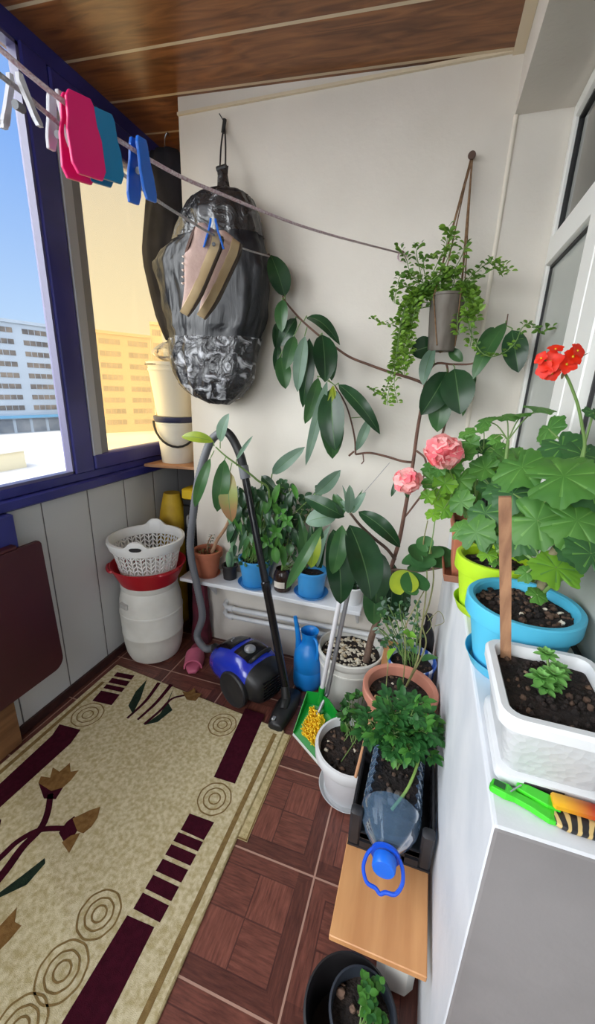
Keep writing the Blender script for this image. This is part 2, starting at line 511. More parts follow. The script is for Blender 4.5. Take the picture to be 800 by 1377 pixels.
for (y0, y1, z0, z1) in ((1.365, YB - .046, Z0 + .065, 1.95), (.535, 1.135, Z0 + .065, 1.95), (.535, YB - .046, 2.05, Z1 - .055)):
    MB().box((fx0 + .02, y0, z0), (fx0 + .026, y1, z1)).build('pane', M_housepane if z0 > 2 else M_reflhaze, w2, smooth=False)
# inside the dark room behind: its walls, a curtain added to lighten the panes and a roller blind behind the glass
M_room = mat('interior_wall', (150, 146, 138), .8)
m = MB().box((XW + .75, -.4, 0), (XW + .8, YB + .6, 2.85)).box((XW + .25, YB + .4, 0), (XW + .8, YB + .45, 2.85))
struct(m.build('wall_interior', M_room, smooth=False))
m = MB(); n = 120
rows = []
for z in (Z0 + .05, 1.995):
    rows.append([V((XW + .085 + .012 * math.sin(i * .9) + .004 * math.sin(i * 2.3), .5 + (YB - .52) * i / n, z)) for i in range(n + 1)])
m.loft(rows, cap0=False, cap1=False, closed=False)
tag(m.build('added_pale_curtain', mat('sheer_fabric', (206, 206, 200), .8, tl=.3)), 'added pale curtain that brightens the house window panes from behind', 'curtain')
m = MB(); rows = []
for z in (2.0, 2.42):
    rows.append([V((XW + .09 + .006 * math.sin(i * 1.1), .5 + (YB - .52) * i / n, z)) for i in range(n + 1)])
m.loft(rows, cap0=False, cap1=False, closed=False)
m.box((XW + .08, .5, 2.40), (XW + .1, YB - .03, 2.43))
tag(m.build('dark_blind', mat('dark_blind_fabric', (66, 63, 52), .8)), 'dark olive blind behind the upper pane of the house window', 'blind')
# balcony door beside the window (behind the photographer)
m = MB()
m.box((XW, -.5, .0), (XW + .06, -.42, 2.44)).box((XW, .39, 0), (XW + .06, .47, 2.44)).box((XW, -.42, 2.36), (XW + .06, .39, 2.44)).box((XW, -.42, 0), (XW + .06, .39, .75)).box((XW, -.42, .75), (XW + .06, .39, .84))
d1 = struct(m.build('door_1', M_pvc, smooth=False, bevel=.004))
MB().box((XW + .025, -.42, .84), (XW + .032, .39, 2.36)).build('pane', M_housepane, d1, smooth=False)
MB().box((XW - .04, .42, 1.05), (XW - .025, .45, 1.2), bev=.006).box((XW - .04, .425, 1.11), (XW, .445, 1.13)).build('handle', M_pvc, d1)

# ---- balcony glazing (window_1): dark frame along the whole left side
XF0, XF1 = -1.60, XL + .006
m = MB()
m.box((XF0, YREAR, 1.0), (XL + .03, YREC, 1.045), bev=.006)                # sill ledge
m.box((XF0, YREAR, 1.045), (XF1, YREC, 1.085), bev=.004)                    # bottom rail
m.box((XF0, YREAR, 2.63), (XF1, YREC, 2.72), bev=.004)                      # head
for y in (-1.62, -.02, 1.475, 2.40):
    m.box((XF0 + .005, y - .055, 1.08), (XF1 + .006, y + .055, 2.64), bev=.005)
w1 = struct(m.build('window_1', M_navy))
# opening sash on the right with a wide frame
m = MB(); x0, x1 = XF0 + .01, XF1 + .014
m.box((x0, 1.53, 1.085), (x1, 2.345, 1.158), bev=.006).box((x0, 1.53, 2.50), (x1, 2.345, 2.63), bev=.006).box((x0, 2.30, 1.085), (x1, 2.345, 2.63), bev=.006)
m.build('sash', M_navy, w1)
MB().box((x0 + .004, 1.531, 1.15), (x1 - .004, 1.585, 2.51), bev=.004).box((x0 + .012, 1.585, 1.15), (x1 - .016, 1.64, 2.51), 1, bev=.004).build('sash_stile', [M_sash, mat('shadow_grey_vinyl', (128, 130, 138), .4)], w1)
M_clear = thin_glass('clear_pane', (250, 252, 252), .8)
M_amber = thin_glass('amber_pane', (255, 242, 208), .8, haze=.12, hazecol=(255, 220, 168), scatter=True)
m = MB()
for (y0, y1) in ((-1.565, -.075), (.035, 1.42)):
    w = .012
    m.box((XF0 + .02, y0, 1.085), (XF1 - .004, y0 + w, 2.63)).box((XF0 + .02, y1 - w, 1.085), (XF1 - .004, y1, 2.63)).box((XF0 + .02, y0, 1.085), (XF1 - .004, y1, 1.097)).box((XF0 + .02, y0, 2.618), (XF1 - .004, y1, 2.63))
m.build('glazing_bead', mat('bead_vinyl', (96, 92, 128), .35), w1)
for (y0, y1) in ((-1.565, -.075), (.035, 1.42)):
    MB().box((-1.572, y0, 1.085), (-1.566, y1, 2.63)).build('pane', M_clear, w1, smooth=False)
tag(MB().box((-1.572, 1.64, 1.155), (-1.566, 2.30, 2.505)).build('pane', M_amber, w1, smooth=False), 'amber tinted window pane')

# ------------------------------------------------------------------ world + light
w = bpy.data.worlds.new('World'); sc.world = w; w.use_nodes = True
nt = w.node_tree; nt.nodes.clear()
def N(t): return nt.nodes.new(t)
out = N('ShaderNodeOutputWorld'); bg = N('ShaderNodeBackground')
tc = N('ShaderNodeTexCoord'); sp = N('ShaderNodeSeparateXYZ'); nt.links.new(tc.outputs['Generated'], sp.inputs[0])
cr = N('ShaderNodeValToRGB'); nt.links.new(sp.outputs[2], cr.inputs[0])
el = cr.color_ramp.elements
el[0].position = 0.0; el[0].color = (.54, .66, .78, 1)
el[1].position = 1.0; el[1].color = (.10, .22, .55, 1)
e = el.new(.12); e.color = (.41, .56, .80, 1)
e = el.new(.38); e.color = (.20, .37, .76, 1)
# bright unseen sky patch added to light the balcony (towards -X -Y, high)
dt = N('ShaderNodeVectorMath'); dt.operation = 'DOT_PRODUCT'
nt.links.new(tc.outputs['Generated'], dt.inputs[0]); sd = V((-.42, -.76, .50)).normalized(); dt.inputs[1].default_value = sd
mr = N('ShaderNodeMapRange'); mr.inputs[1].default_value = -.1; mr.inputs[2].default_value = 1.0; mr.inputs[3].default_value = 0; mr.inputs[4].default_value = 1
nt.links.new(dt.outputs['Value'], mr.inputs[0])
pw = N('ShaderNodeMath'); pw.operation = 'POWER'; nt.links.new(mr.outputs[0], pw.inputs[0]); pw.inputs[1].default_value = 3.0
hz = N('ShaderNodeMix'); hz.data_type = 'RGBA'; hz.blend_type = 'ADD'; hz.clamp_factor = False
FILLHAZE = 9.0
ml = N('ShaderNodeMath'); ml.operation = 'MULTIPLY'; nt.links.new(pw.outputs[0], ml.inputs[0]); ml.inputs[1].default_value = FILLHAZE
nt.links.new(ml.outputs[0], hz.inputs[0]); nt.links.new(cr.outputs[0], hz.inputs[6]); hz.inputs[7].default_value = (1.0, .98, .96, 1)
nt.links.new(hz.outputs[2], bg.inputs[0]); bg.inputs[1].default_value = 1.0
nt.links.new(bg.outputs[0], out.inputs[0])
sl = bpy.data.lights.new('sun', 'SUN'); sl.energy = .75; sl.angle = .01; sl.color = (1, .95, .86)
so = bpy.data.objects.new('sun', sl); COL.objects.link(so)
so.rotation_euler = V((-.75, .36, -.55)).to_track_quat('-Z', 'Y').to_euler()
# window portal: helps the renderer find the sky through the glazing
po = bpy.data.objects.new('portal', bpy.data.lights.new('portal', 'AREA')); po.data.shape = 'RECTANGLE'; po.data.size = 1.7; po.data.size_y = 1.7; po.data.cycles.is_portal = True; COL.objects.link(po)
po.matrix_world = Matrix.Translation((-.69, YREAR - .1, 1.83)) @ Matrix(((1, 0, 0, 0), (0, 0, -1, 0), (0, 1, 0, 0), (0, 0, 0, 1)))
for (y0, y1) in ((-1.6, 2.35),):
    pl = bpy.data.lights.new('portal', 'AREA'); pl.shape = 'RECTANGLE'; pl.size = y1 - y0; pl.size_y = 1.6; pl.cycles.is_portal = True
    po = bpy.data.objects.new('portal', pl); COL.objects.link(po)
    po.matrix_world = Matrix.Translation((-1.63, (y0 + y1) / 2, 1.86)) @ Matrix(((0, 0, -1, 0), (1, 0, 0, 0), (0, -1, 0, 0), (0, 0, 0, 1)))

sc.view_settings.view_transform = 'Standard'; sc.view_settings.look = 'None'
sc.view_settings.gamma = 1; sc.view_settings.use_curve_mapping = False
sc.view_settings.exposure = 0.38
sc.cycles.use_denoising = True
sc.cycles.max_bounces = 10; sc.cycles.diffuse_bounces = 6; sc.cycles.transparent_max_bounces = 16
sc.cycles.caustics_reflective = False; sc.cycles.caustics_refractive = False
# ------------------------------------------------------------------ outside: street level ~13 m below, blocks of flats beyond
GZ = -11.5
M_ground = mat('sunlit_paving', (214, 210, 204), .9, (190, 186, 180), .05)
m = MB().box((-420, -160, GZ - .5), (-6, 420, GZ))
tag(m.build('street_ground', M_ground, smooth=False), kind='structure')
M_fac = mat('pale_block_render', (158, 168, 178), .9, (146, 156, 166), .08)
M_fac2 = mat('second_block_render', (160, 140, 112), .9)
M_win = mat('loggia_dark_glass', (82, 78, 76), .4, (124, 112, 100), .25)
M_shop = mat('shopfront_glass', (88, 96, 106), .3, (120, 124, 128), .3)
M_awn = mat('blue_fascia', (92, 140, 170), .6)

def block(label, a, b, depth, z1, floors, cols, mf, name='apartment_building', awn=True):
    """a, b: ground points of the facade's two ends (left, right as seen)"""
    a, b = V((a[0], a[1], GZ)), V((b[0], b[1], GZ))
    u = (b - a); W = u.length; u.normalize(); n = V((u.y, -u.x, 0))      # towards us
    Mx = Matrix(((u.x, -n.x, 0, a.x), (u.y, -n.y, 0, a.y), (0, 0, 1, GZ), (0, 0, 0, 1)))
    t = thing(name, label, 'building', (a + b) / 2)
    H = z1 - GZ
    m = MB(); m.box((0, 0, 0), (W, depth, H), M=Mx); m.build('wall', mf, t, smooth=False)
    m = MB(); m.box((-.02, -.4, H), (W + .02, depth + .4, H + .7), M=Mx); m.build('parapet', mf, t, smooth=False)
    g = 4.6 if awn else 1.0
    fh = (H - g - .6) / floors; cw = W / cols
    for f in range(floors):
        for c in range(cols):
            x0 = c * cw + cw * .16; x1 = (c + 1) * cw - cw * .12; z = g + f * fh + fh * .38
            m = MB(); m.box((x0, -.08, z), (x1, .06, z + fh * .44), M=Mx)
            k = 4
            for i in range(1, k):
                xx = x0 + (x1 - x0) * i / k
                m.box((xx - .035, -.14, z), (xx + .035, -.06, z + fh * .44), 1, M=Mx)
            m.build('window', [M_win, mf], t, smooth=False)
    if awn:
        m = MB(); m.box((0, -1.2, g - .9), (W, .0, g - .3), M=Mx); m.build('awning', M_awn, t, smooth=False)
        m = MB()
        for c in range(cols * 2):
            m.box((c * cw / 2 + .4, -.1, .2), ((c + 1) * cw / 2 - .3, .05, g - 1.2), M=Mx)
        m.build('shopfront', M_shop, t, smooth=False)
    return t
def gp(px, d):      # point at distance d (horizontal) in the direction of a photo column
    r = ROT @ V(((px - 400) / F_PX, 1, -(515 - 688.5) / F_PX)); h = V((r.x, r.y, 0)).normalized() * d
    return (h.x, h.y)
ztop = at(50, 440, d=128).z
block('pale grey apartment block seen through the clear left pane', gp(-70, 118), gp(76, 126), 16, ztop, 8, 3, M_fac)
a, b = gp(132, 118), gp(206, 122.6)
block('apartment block seen through the amber pane', a, b, 16, ztop - 1, 8, 2, M_fac2, awn=False)
t = block('narrow tower at the end of the amber-tinted block', gp(206.6, 123), gp(222, 123), 14, ztop + 2.5, 8, 1, M_fac2, name='stair_tower', awn=False)
# low pale building on the plaza
a = at(-30, 640, Z=GZ); b = at(36, 628, Z=GZ)
t = thing('kiosk_building', 'small cream flat-roofed building on the bright ground below the window', 'building', (a + b) / 2)
u = (b - a).normalized(); n = V((u.y, -u.x, 0))
if n.dot(-a) < 0: n = -n
m = MB(); w = (b - a).length
vs = [a, b, b - n * 7, a - n * 7]; m.prism(vs, (0, 0, 2.6)); m.build('wall', mat('cream_render', (226, 212, 176), .9), t, smooth=False)
m = MB(); m.prism([v + V((0, 0, 2.6)) for v in (a + n * .5 - u * .5, b + n * .5 + u * .5, b - n * 7.5 + u * .5, a - n * 7.5 - u * .5)], (0, 0, .35)); m.build('roof', mat('white_roof', (226, 224, 220), .9), t, smooth=False)
# ------------------------------------------------------------------ left side: barrel, basin, basket, drop-leaf table, recess things
M_whiteplastic = mat('white_plastic', (222, 221, 214), .42, (206, 204, 196), 6)
# barrel
bc = V((-1.366, 1.655, 0))
t = thing('plastic_barrel', 'white ribbed plastic barrel standing in the corner under the red basin', 'barrel', bc)
prof = [(.118, .0), (.138, .012), (.152, .05), (.160, .10), (.164, .16), (.166, .163), (.166, .172), (.164, .176), (.167, .25), (.168, .29), (.170, .293), (.170, .303), (.167, .307), (.163, .37), (.152, .42), (.146, .435), (.152, .446), (.152, .476), (.14, .478)]
MB().lathe(bc, prof, 56).build('body', M_whiteplastic, t, sharp=30)
a = math.atan2(at(168, 805, Z=.38).y - bc.y, at(168, 805, Z=.38).x - bc.x) + .35
Mx = Matrix.Translation(bc + V((0, 0, .365))) @ Matrix.Rotation(a, 4, 'Z')
MB().box((.150, -.032, -.016), (.172, .032, .018), M=Mx, bev=.006).build('grip', mat('grip_grey', (176, 175, 170), .5), t)
# red basin
M_red = mat('red_plastic', (178, 26, 40), .35, (160, 20, 34), 5)
c0 = V((-1.343, 1.630, .480))
t = thing('plastic_basin', 'red plastic basin with side handles on top of the white barrel', 'basin', c0)
prof = [(.130, .0), (.148, .004), (.178, .07), (.184, .095), (.193, .1), (.194, .106), (.188, .107), (.179, .096), (.172, .066), (.144, .010), (.0, .008)]
MB().lathe(c0, prof, 56, cap0=True, cap1=False).build('bowl', M_red, t, sharp=35)
for s in (-1, 1):
    d = V((.93 * s, -.36 * s, 0)) if s > 0 else V((-.70, -.71, 0)); q = V((-d.y, d.x, 0)); p = c0 + V((0, 0, .1))
    pts = [p + d * .180 - q * .055, p + d * .196 - q * .045, p + d * .203, p + d * .196 + q * .045, p + d * .180 + q * .055]
    MB().tube(catmull(pts, 5), .008, 8).build('handle', M_red, t)
# lattice basket
M_bask = mat('white_basket_plastic', (226, 226, 224), .38)
c0 = V((-1.343, 1.630, .492))
t = thing('laundry_basket', 'round white lattice basket nested in the red basin', 'basket', c0)
HB, R0, R1 = .235, .130, .182
def bp(th, z, dr=0): r = R0 + (R1 - R0) * z / HB + dr; return c0 + V((r * math.cos(th), r * math.sin(th), z))
m = MB(); NC = 46; NR = 7; z0, z1 = .02, .19
def strip(p, q, w, th):
    """flat bar between two points on the cone"""
    rad = V((math.cos(th), math.sin(th), 0)); d = (q - p).normalized(); s = d.cross(rad).normalized() * w; k = rad * .0016
    m.add([p - s - k, p + s - k, p + s + k, p - s + k, q - s - k, q + s - k, q + s + k, q - s + k],
          [(3, 2, 1, 0), (4, 5, 6, 7), (0, 1, 5, 4), (1, 2, 6, 5), (2, 3, 7, 6), (3, 0, 4, 7)])
for i in range(NC):
    th = 2 * PI * i / NC; dth = 2 * PI / NC
    strip(bp(th, z0), bp(th, z1), .0032, th)
    for r in range(NR):
        za = z0 + (z1 - z0) * r / NR; zb = za + (z1 - z0) / NR * .9
        if i % 2: za, zb = zb, za
        strip(bp(th, za), bp(th + dth, zb), .0028, th + dth / 2)
m.build('lattice_wall', M_bask, t, smooth=False)
m = MB()
m.lathe(c0, [(R0 - .01, 0), (R0, 0), (R0 + .004, .024), (R0 - .001, .024), (R0 - .004, .004), (0, .004)], 56, cap0=True, cap1=False)
m.build('base', M_bask, t)
hx = V((-.385, .923, 0))        # handles: one on the far right side, one on the near left side
ha = [math.atan2(hx.y, hx.x), math.atan2(-hx.y, -hx.x)]
def lift(th):
    return sum(.034 * math.exp(-((((th - a + PI) % (2 * PI)) - PI) / .24) ** 4) for a in ha)
rings = []
for i in range(96):
    th = 2 * PI * i / 96; L = lift(th); u = V((math.cos(th), math.sin(th), 0))
    r1 = R1 - .002
    rings.append([c0 + u * (r1 - .003) + V((0, 0, .186 + (0 if L < .01 else 0))), c0 + u * (r1 + .004) + V((0, 0, .19)), c0 + u * (r1 + .016) + V((0, 0, .225 + L)), c0 + u * (r1 + .014) + V((0, 0, .238 + L)), c0 + u * (r1 + .002) + V((0, 0, .24 + L)), c0 + u * (r1 - .004) + V((0, 0, .232 + L))])
rings.append(rings[0])
MB().loft(rings, cap0=False, cap1=False).build('rim', M_bask, t)
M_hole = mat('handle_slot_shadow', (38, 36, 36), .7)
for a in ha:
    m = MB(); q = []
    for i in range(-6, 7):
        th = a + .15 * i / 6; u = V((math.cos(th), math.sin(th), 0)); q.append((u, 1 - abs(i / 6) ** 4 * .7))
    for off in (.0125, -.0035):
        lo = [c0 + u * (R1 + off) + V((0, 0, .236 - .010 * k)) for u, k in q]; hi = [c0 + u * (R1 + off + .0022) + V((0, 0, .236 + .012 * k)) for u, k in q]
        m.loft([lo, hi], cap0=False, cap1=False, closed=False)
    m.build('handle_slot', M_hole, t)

# drop-leaf table hanging flat against the parapet
M_maroon = mat('dark_maroon_laminate', (72, 25, 34), .42, (62, 21, 29), 3)
t = thing('folding_wall_table', 'dark maroon drop-leaf table folded down against the white cladding', 'table', (-1.48, .75, .25))
y0, y1, za, zb, r = .35, 1.145, .25, .868, .05
out = [(y0, za), (y1 - r, za)] + [(y1 - r + r * math.sin(a), za + r - r * math.cos(a)) for a in [PI / 2 * i / 6 for i in range(1, 7)]] + [(y1 - .012, zb - .012), (y1 - .02, zb), (y0, zb)]
m = MB().prism([V((-1.478, y, z)) for y, z in out], (.022, 0, 0)); m.build('leaf', M_maroon, t, smooth=False, bevel=.003)
m = MB().box((-1.538, .88, .80), (-1.482, 1.06, 1.0), bev=.006); m.build('bracket', M_navy, t)
m = MB().box((XL + .001, .35, .868), (-1.455, 1.03, .885), bev=.004); m.build('fixed_top', M_maroon, t)
tag(MB().box((XL + .014, .60, .004), (XL + .05, .925, .33), bev=.004).build('wooden_batten', mat('orange_brown_wood', (136, 96, 62), .6, (110, 74, 46), 4, stretch=(1, 1, 8))), 'short brown wooden board standing on the floor under the folded table', 'board')

# recess shelf with two buckets
M_ply = mat('shelf_plywood', (176, 132, 98), .6, (156, 112, 80), 6, stretch=(2, 14, 2))
zs = 1.062
m = MB().prism([V(p) for p in ((XL + .034, 1.86, zs - .016), (-1.205, 1.90, zs - .016), (-1.205, 2.40, zs - .016), (XL + .034, 2.40, zs - .016))], (0, 0, .016))
tag(m.build('corner_shelf', M_ply, smooth=False, bevel=.002), 'plywood corner shelf under the two stacked buckets', 'shelf')
M_cream = mat('cream_bucket', (228, 222, 204), .4)
M_blackp = mat('black_plastic', (30, 30, 32), .45)
def bucket(label, c, h, r0, r1, band, mt):
    t = thing('plastic_bucket', label, 'bucket', c)
    prof = [(r0, 0), (r0 + (r1 - r0) * .8, h * .8), (r1 - .004, h * .84), (r1, h * .845), (r1, h * .875), (r1 - .004, h * .88), (r1 - .002, h * .93), (r1 + .005, h * .935), (r1 + .006, h * .995), (r1 - .002, h), (r1 - .006, h * .98), (r0 - .003, .006), (0, .006)]
    MB().lathe(c, prof, 44, cap1=False).build('body', mt, t)
    if band: MB().lathe(c, [(r1 + .001, h * .885), (r1 + .003, h * .89), (r1 + .009, h * .94), (r1 + .009, h * 1.0), (r1 + .002, h * 1.005)], 44, cap0=False, cap1=False).build('lid_ring', mat('dark_blue_band', (42, 48, 84), .4), t)
    return t
c1 = V((-1.392, 2.02, zs))
t = bucket('white bucket with a dark blue band and black handle on the corner shelf', c1, .262, .088, .112, True, M_whiteplastic)
vd = (at(222, 600, Y=2.0) - EYE); vd.z = 0; vd.normalize(); vs = V((-vd.y, vd.x, 0)) * -1
pts = [c1 + vs * (-.121 * math.cos(a)) - vd * (.098 * math.sin(a) + .03 * math.sin(a)) + V((0, 0, .232 - .13 * math.sin(a))) for a in [PI * i / 14 for i in range(15)]]
MB().tube(pts, .0065, 8).build('handle', M_blackp, t)
c2 = c1 + V((0, 0, .265))
t = bucket('cream bucket stacked on the white bucket with clear plastic on top', c2, .285, .098, .134, False, M_cream)
p = c2 + V((0, 0, .270)); pts = [p + vs * (-.144 * math.cos(a)) - vd * .132 * math.sin(a) for a in [PI * i / 14 for i in range(15)]]
MB().tube(pts, .0035, 6).build('wire_handle', mat('dark_wire', (60, 52, 48), .5), t)
# crumpled clear bag on the buckets
m = MB(); rings = []
cb = c2 + V((-.01, 0, .292))
for i in range(9):
    q = i / 8; rr = .085 * math.sin(PI * (q * .86 + .12)) + .005
    rings.append([cb + V((rr * math.cos(a) * (1 + .45 * noise.noise(V((math.cos(a) * 2, math.sin(a) * 2, q * 3)))), rr * math.sin(a) * (1 + .45 * noise.noise(V((math.cos(a) * 2, math.sin(a) * 2 + 9, q * 3)))), .10 * q + .02 * noise.noise(V((a, q * 4, 3))) * q)) for a in [2 * PI * k / 22 for k in range(22)]])
m.loft(rings)
M_film = thin_glass('clear_film', (246, 246, 246), 3.0, haze=.16, rough=.12)
o = tag(m.build('clear_plastic_bag', M_film), 'crumpled clear plastic bag lying on the upper cream bucket', 'bag')
# things low in the recess
m = MB(); rings = []
cy = V((-1.435, 2.0, 0))
for i in range(9):
    q = i / 8; rr = .10 * math.sin(PI * (q * .78 + .16)) ** .45
    rings.append([cy + V((rr * math.cos(a) * (1.05 + .18 * noise.noise(V((math.cos(a) * 1.5, math.sin(a) * 1.5, q * 4)))), rr * math.sin(a), (.87) * q)) for a in [2 * PI * k / 24 for k in range(24)]])
m.loft(rings)
tag(m.build('yellow_sack', mat('yellow_sack_cloth', (206, 170, 40), .6, (176, 140, 30), 9, bump=.4, bscale=14)), 'full yellow sack standing in the recess behind the lattice basket', 'sack')
t = thing('tool_case', 'black tool case with a yellow lid standing in the recess', 'case', (-1.265, 1.98, 0))
MB().box((-1.325, 1.94, 0), (-1.212, 2.10, .82), bev=.01).build('body', M_blackp, t)
MB().box((-1.327, 1.938, .855), (-1.21, 2.102, .92), bev=.008).build('lid', mat('yellow_plastic', (226, 190, 40), .45), t)
MB().box((-1.323, 1.945, .82), (-1.214, 2.095, .856), bev=.004).build('tray', M_blackp, t)
MB().tube(catmull([(-1.275, 1.943, .70), (-1.275, 1.915, .70), (-1.275, 1.915, .76), (-1.275, 1.943, .76)], 4), .006, 8).build('latch', mat('grey_latch', (150, 150, 152), .4), t)
# maroon cloth bag between barrel and pier
m = MB(); rings = []
cm = V((-1.165, 1.838, 0))
for i in range(10):
    q = i / 9
    rings.append([cm + V(((.062 - .02 * q) * math.cos(a) * (1 + .3 * noise.noise(V((math.cos(a) * 2, math.sin(a) * 2, q * 3 + 7)))), .045 * math.sin(a) * (1 - .3 * q), .42 * q)) for a in [2 * PI * k / 24 for k in range(24)]])
m.loft(rings)
tag(m.build('maroon_bag', mat('maroon_cloth', (96, 26, 44), .8, (62, 16, 30), 12, bump=.5, bscale=18)), 'dark maroon cloth bag standing under the shelf beside the barrel', 'bag')

# pink slide sandal
M_pink = mat('pink_rubber', (206, 108, 134), .55, (192, 94, 122), 8)
ps = V((-1.105, 1.665, 0)); dr = V((.45, -1, 0)).normalized(); sd = V((-dr.y, dr.x, 0))
def sl(u, v, z): return ps + dr * u + sd * v + V((0, 0, z))
def solew(q): return .044 * (math.sin(PI * min(max(q, 0.02), .98)) ** .35) * (1 - .16 * math.sin(PI * q * 1.0) * (1 if q < .5 else 0))
t = thing('slide_sandal', 'pink rubber slide sandal on the floor between barrel and vacuum cleaner', 'shoe', ps)
rings = []
for z in (.001, .008, .020, .026):
    k = .95 if z in (.001, .026) else 1.0
    L = []
    for i in range(14): q = i / 13; L.append(sl((-.12 + .25 * q) * k, 1.12 * solew(q) * k, z))
    for i in range(13, -1, -1): q = i / 13; L.append(sl((-.12 + .25 * q) * k, -1.12 * solew(q) * k, z))
    rings.append(L)
MB().loft(rings).build('sole', M_pink, t, sharp=60)
outr, innr = [], []
m = MB(); R = []
for j in range(7):
    q = j / 6; u = .0 + .098 * q
    wv = .054 - .004 * q; hh = .066 - .010 * q
    ro = [sl(u, wv * math.cos(a), .012 + hh * math.sin(a) ** .8) for a in [PI * i / 14 for i in range(15)]]
    ri = [sl(u, (wv - .008) * math.cos(a), .012 + (hh - .008) * math.sin(a) ** .8) for a in [PI * i / 14 for i in range(14, -1, -1)]]
    R.append(ro + ri)
m.loft(R); m.build('strap', M_pink, t, sharp=50)
# ------------------------------------------------------------------ rug
M_rug = mat('beige_pile', (216, 204, 170), .95, (182, 166, 124), 70, bump=.35, bscale=520, detail=5, spec=.1)
M_rugm = mat('maroon_pile', (66, 16, 32), .95, (54, 12, 26), 60, bump=.35, bscale=520, spec=.1)
M_rugt = mat('tan_pile', (138, 104, 62), .95, (116, 84, 46), 60, bump=.35, bscale=520, spec=.1)
M_rugg = mat('dark_green_pile', (40, 54, 42), .95, (30, 42, 34), 60, bump=.35, bscale=520, spec=.1)
M_rugl = mat('brown_line_pile', (124, 100, 62), .95, (140, 116, 74), 60, bump=.35, bscale=520, spec=.1)
M_rugb = mat('rug_edge_binding', (204, 188, 146), .9, (176, 160, 116), 60, bump=.5, bscale=160, spec=.1)
RZ = .010
def rp(px, py): 
    p = at(px, py, Z=RZ); p.z = RZ + .0008; return p
def rz(cx_, cy_): return rp(cx_ / 2, cy_ / 2 + 900)        # positions read off the enlarged lower left quarter
m = MB()
XA, XB = -1.472, -.458
far = [(XA, 1.462), (XB, 1.360)]
NX, NY = 24, 56
def ry(i, j):
    x = XA + (XB - XA) * i / NX; yf = far[0][1] + (far[1][1] - far[0][1]) * i / NX
    y = -1.15 + (yf + 1.15) * j / NY
    return V((x + .004 * noise.noise(V((y * 3, 1, 1))) * (1 if i in (0, NX) else 0), y, RZ))
grid = [[ry(i, j) for i in range(NX + 1)] for j in range(NY + 1)]
m.loft(grid, 0, cap0=False, cap1=False, closed=False)
# edge binding down to the floor
def edge(pts, out):
    out = V(out)
    a = pts; b = [p + out * .004 + V((0, 0, -.003)) for p in pts]; c = [V((p.x + out.x * .005, p.y + out.y * .005, .001)) for p in pts]
    m.loft([a, b, c], 5, cap0=False, cap1=False, closed=False)
edge([r[-1] for r in grid], (1, 0, 0)); edge([r[0] for r in grid], (-1, 0, 0)); edge(grid[-1], (0, 1, 0)); edge(grid[0], (0, -1, 0))
def poly(pts, mi): m.add(pts, [tuple(range(len(pts)))], mi)
def band(pl, w, mi, px=True, dz=0):
    """stroke of a given width along floor points"""
    P = catmull(pl, 6); n = len(P); L, R = [], []
    for i, p in enumerate(P):
        d = P[min(i + 1, n - 1)] - P[max(i - 1, 0)]; d.normalize(); s = V((-d.y, d.x, 0))
        ww = w if not isinstance(w, (tuple, list)) else w[0] + (w[1] - w[0]) * i / (n - 1)
        L.append(p + s * ww / 2 + V((0, 0, dz))); R.append(p - s * ww / 2 + V((0, 0, dz)))
    m.loft([L, R], mi, cap0=False, cap1=False, closed=False)
def q4(a, b, c, d, mi=1): poly([rz(*a), rz(*b), rz(*c), rz(*d)], mi)
# maroon bands and bars
q4((160, 148), (217, 163), (190, 200), (140, 178)); poly([rz(140, 178), rz(190, 200), rz(0, 372), rz(-260, 600), rz(-260, 520), rz(0, 308)], 1)
A0, A1, B0, B1 = (315, 8), (248, 85), (362, 17), (300, 97)
def lp(a, b, t): return (a[0] + (b[0] - a[0]) * t, a[1] + (b[1] - a[1]) * t)
for t0, t1 in ((0, .15), (.22, .38), (.45, .57), (.64, 1.0)) if 0 else ((0, .14), (.20, .36), (.42, .56), (.64, 1.0)):
    q4(lp(A0, A1, t0), lp(B0, B1, t0), lp(B0, B1, t1), lp(A0, A1, t1))
q4((660, 105), (712, 122), (632, 308), (575, 290))
q4((510, 388), (576, 412), (548, 460), (486, 432))
A0, A1, B0, B1 = (480, 438), (352, 655), (546, 465), (424, 693)
for t0, t1 in ((0, .11), (.15, .28), (.33, .48), (.53, .70), (.75, .95)):
    q4(lp(A0, A1, t0), lp(B0, B1, t0), lp(B0, B1, t1), lp(A0, A1, t1))
poly([rz(342, 662), rz(415, 694), rz(285, 954), rz(170, 1200), rz(10, 1200), rz(165, 954)], 1)
# ring motifs
for (ccx, ccy, rx) in ((236, 122, 37), (598, 149, 34), (577, 348, 41), (267, 658, 50), (167, 812, 59), (52, 968, 62), (640, 60, 30)):
    c = rz(ccx, ccy); r = (rz(ccx + rx, ccy) - c).length * 1.08
    for k in (1, .66, .34):
        n = 90; ph = random.random() * 6
        L = [c + V((math.cos(a), math.sin(a), 0)) * (r * k * (1 + .012 * math.sin(9 * a + ph)) + .0026) for a in [2 * PI * i / n for i in range(n)]]
        R = [c + V((math.cos(a), math.sin(a), 0)) * (r * k * (1 + .012 * math.sin(9 * a + ph)) - .0026) for a in [2 * PI * i / n for i in range(n)]]
        m.loft([L + [L[0]], R + [R[0]]], 4, cap0=False, cap1=False, closed=False)
# border lines inside the long edges
for x0 in (-.488, -1.442):
    band([V((x0, -1.1, RZ + .0008)), V((x0, .2, RZ + .0008)), V((x0 + .001, 1.33, RZ + .0008))], .018, 4)
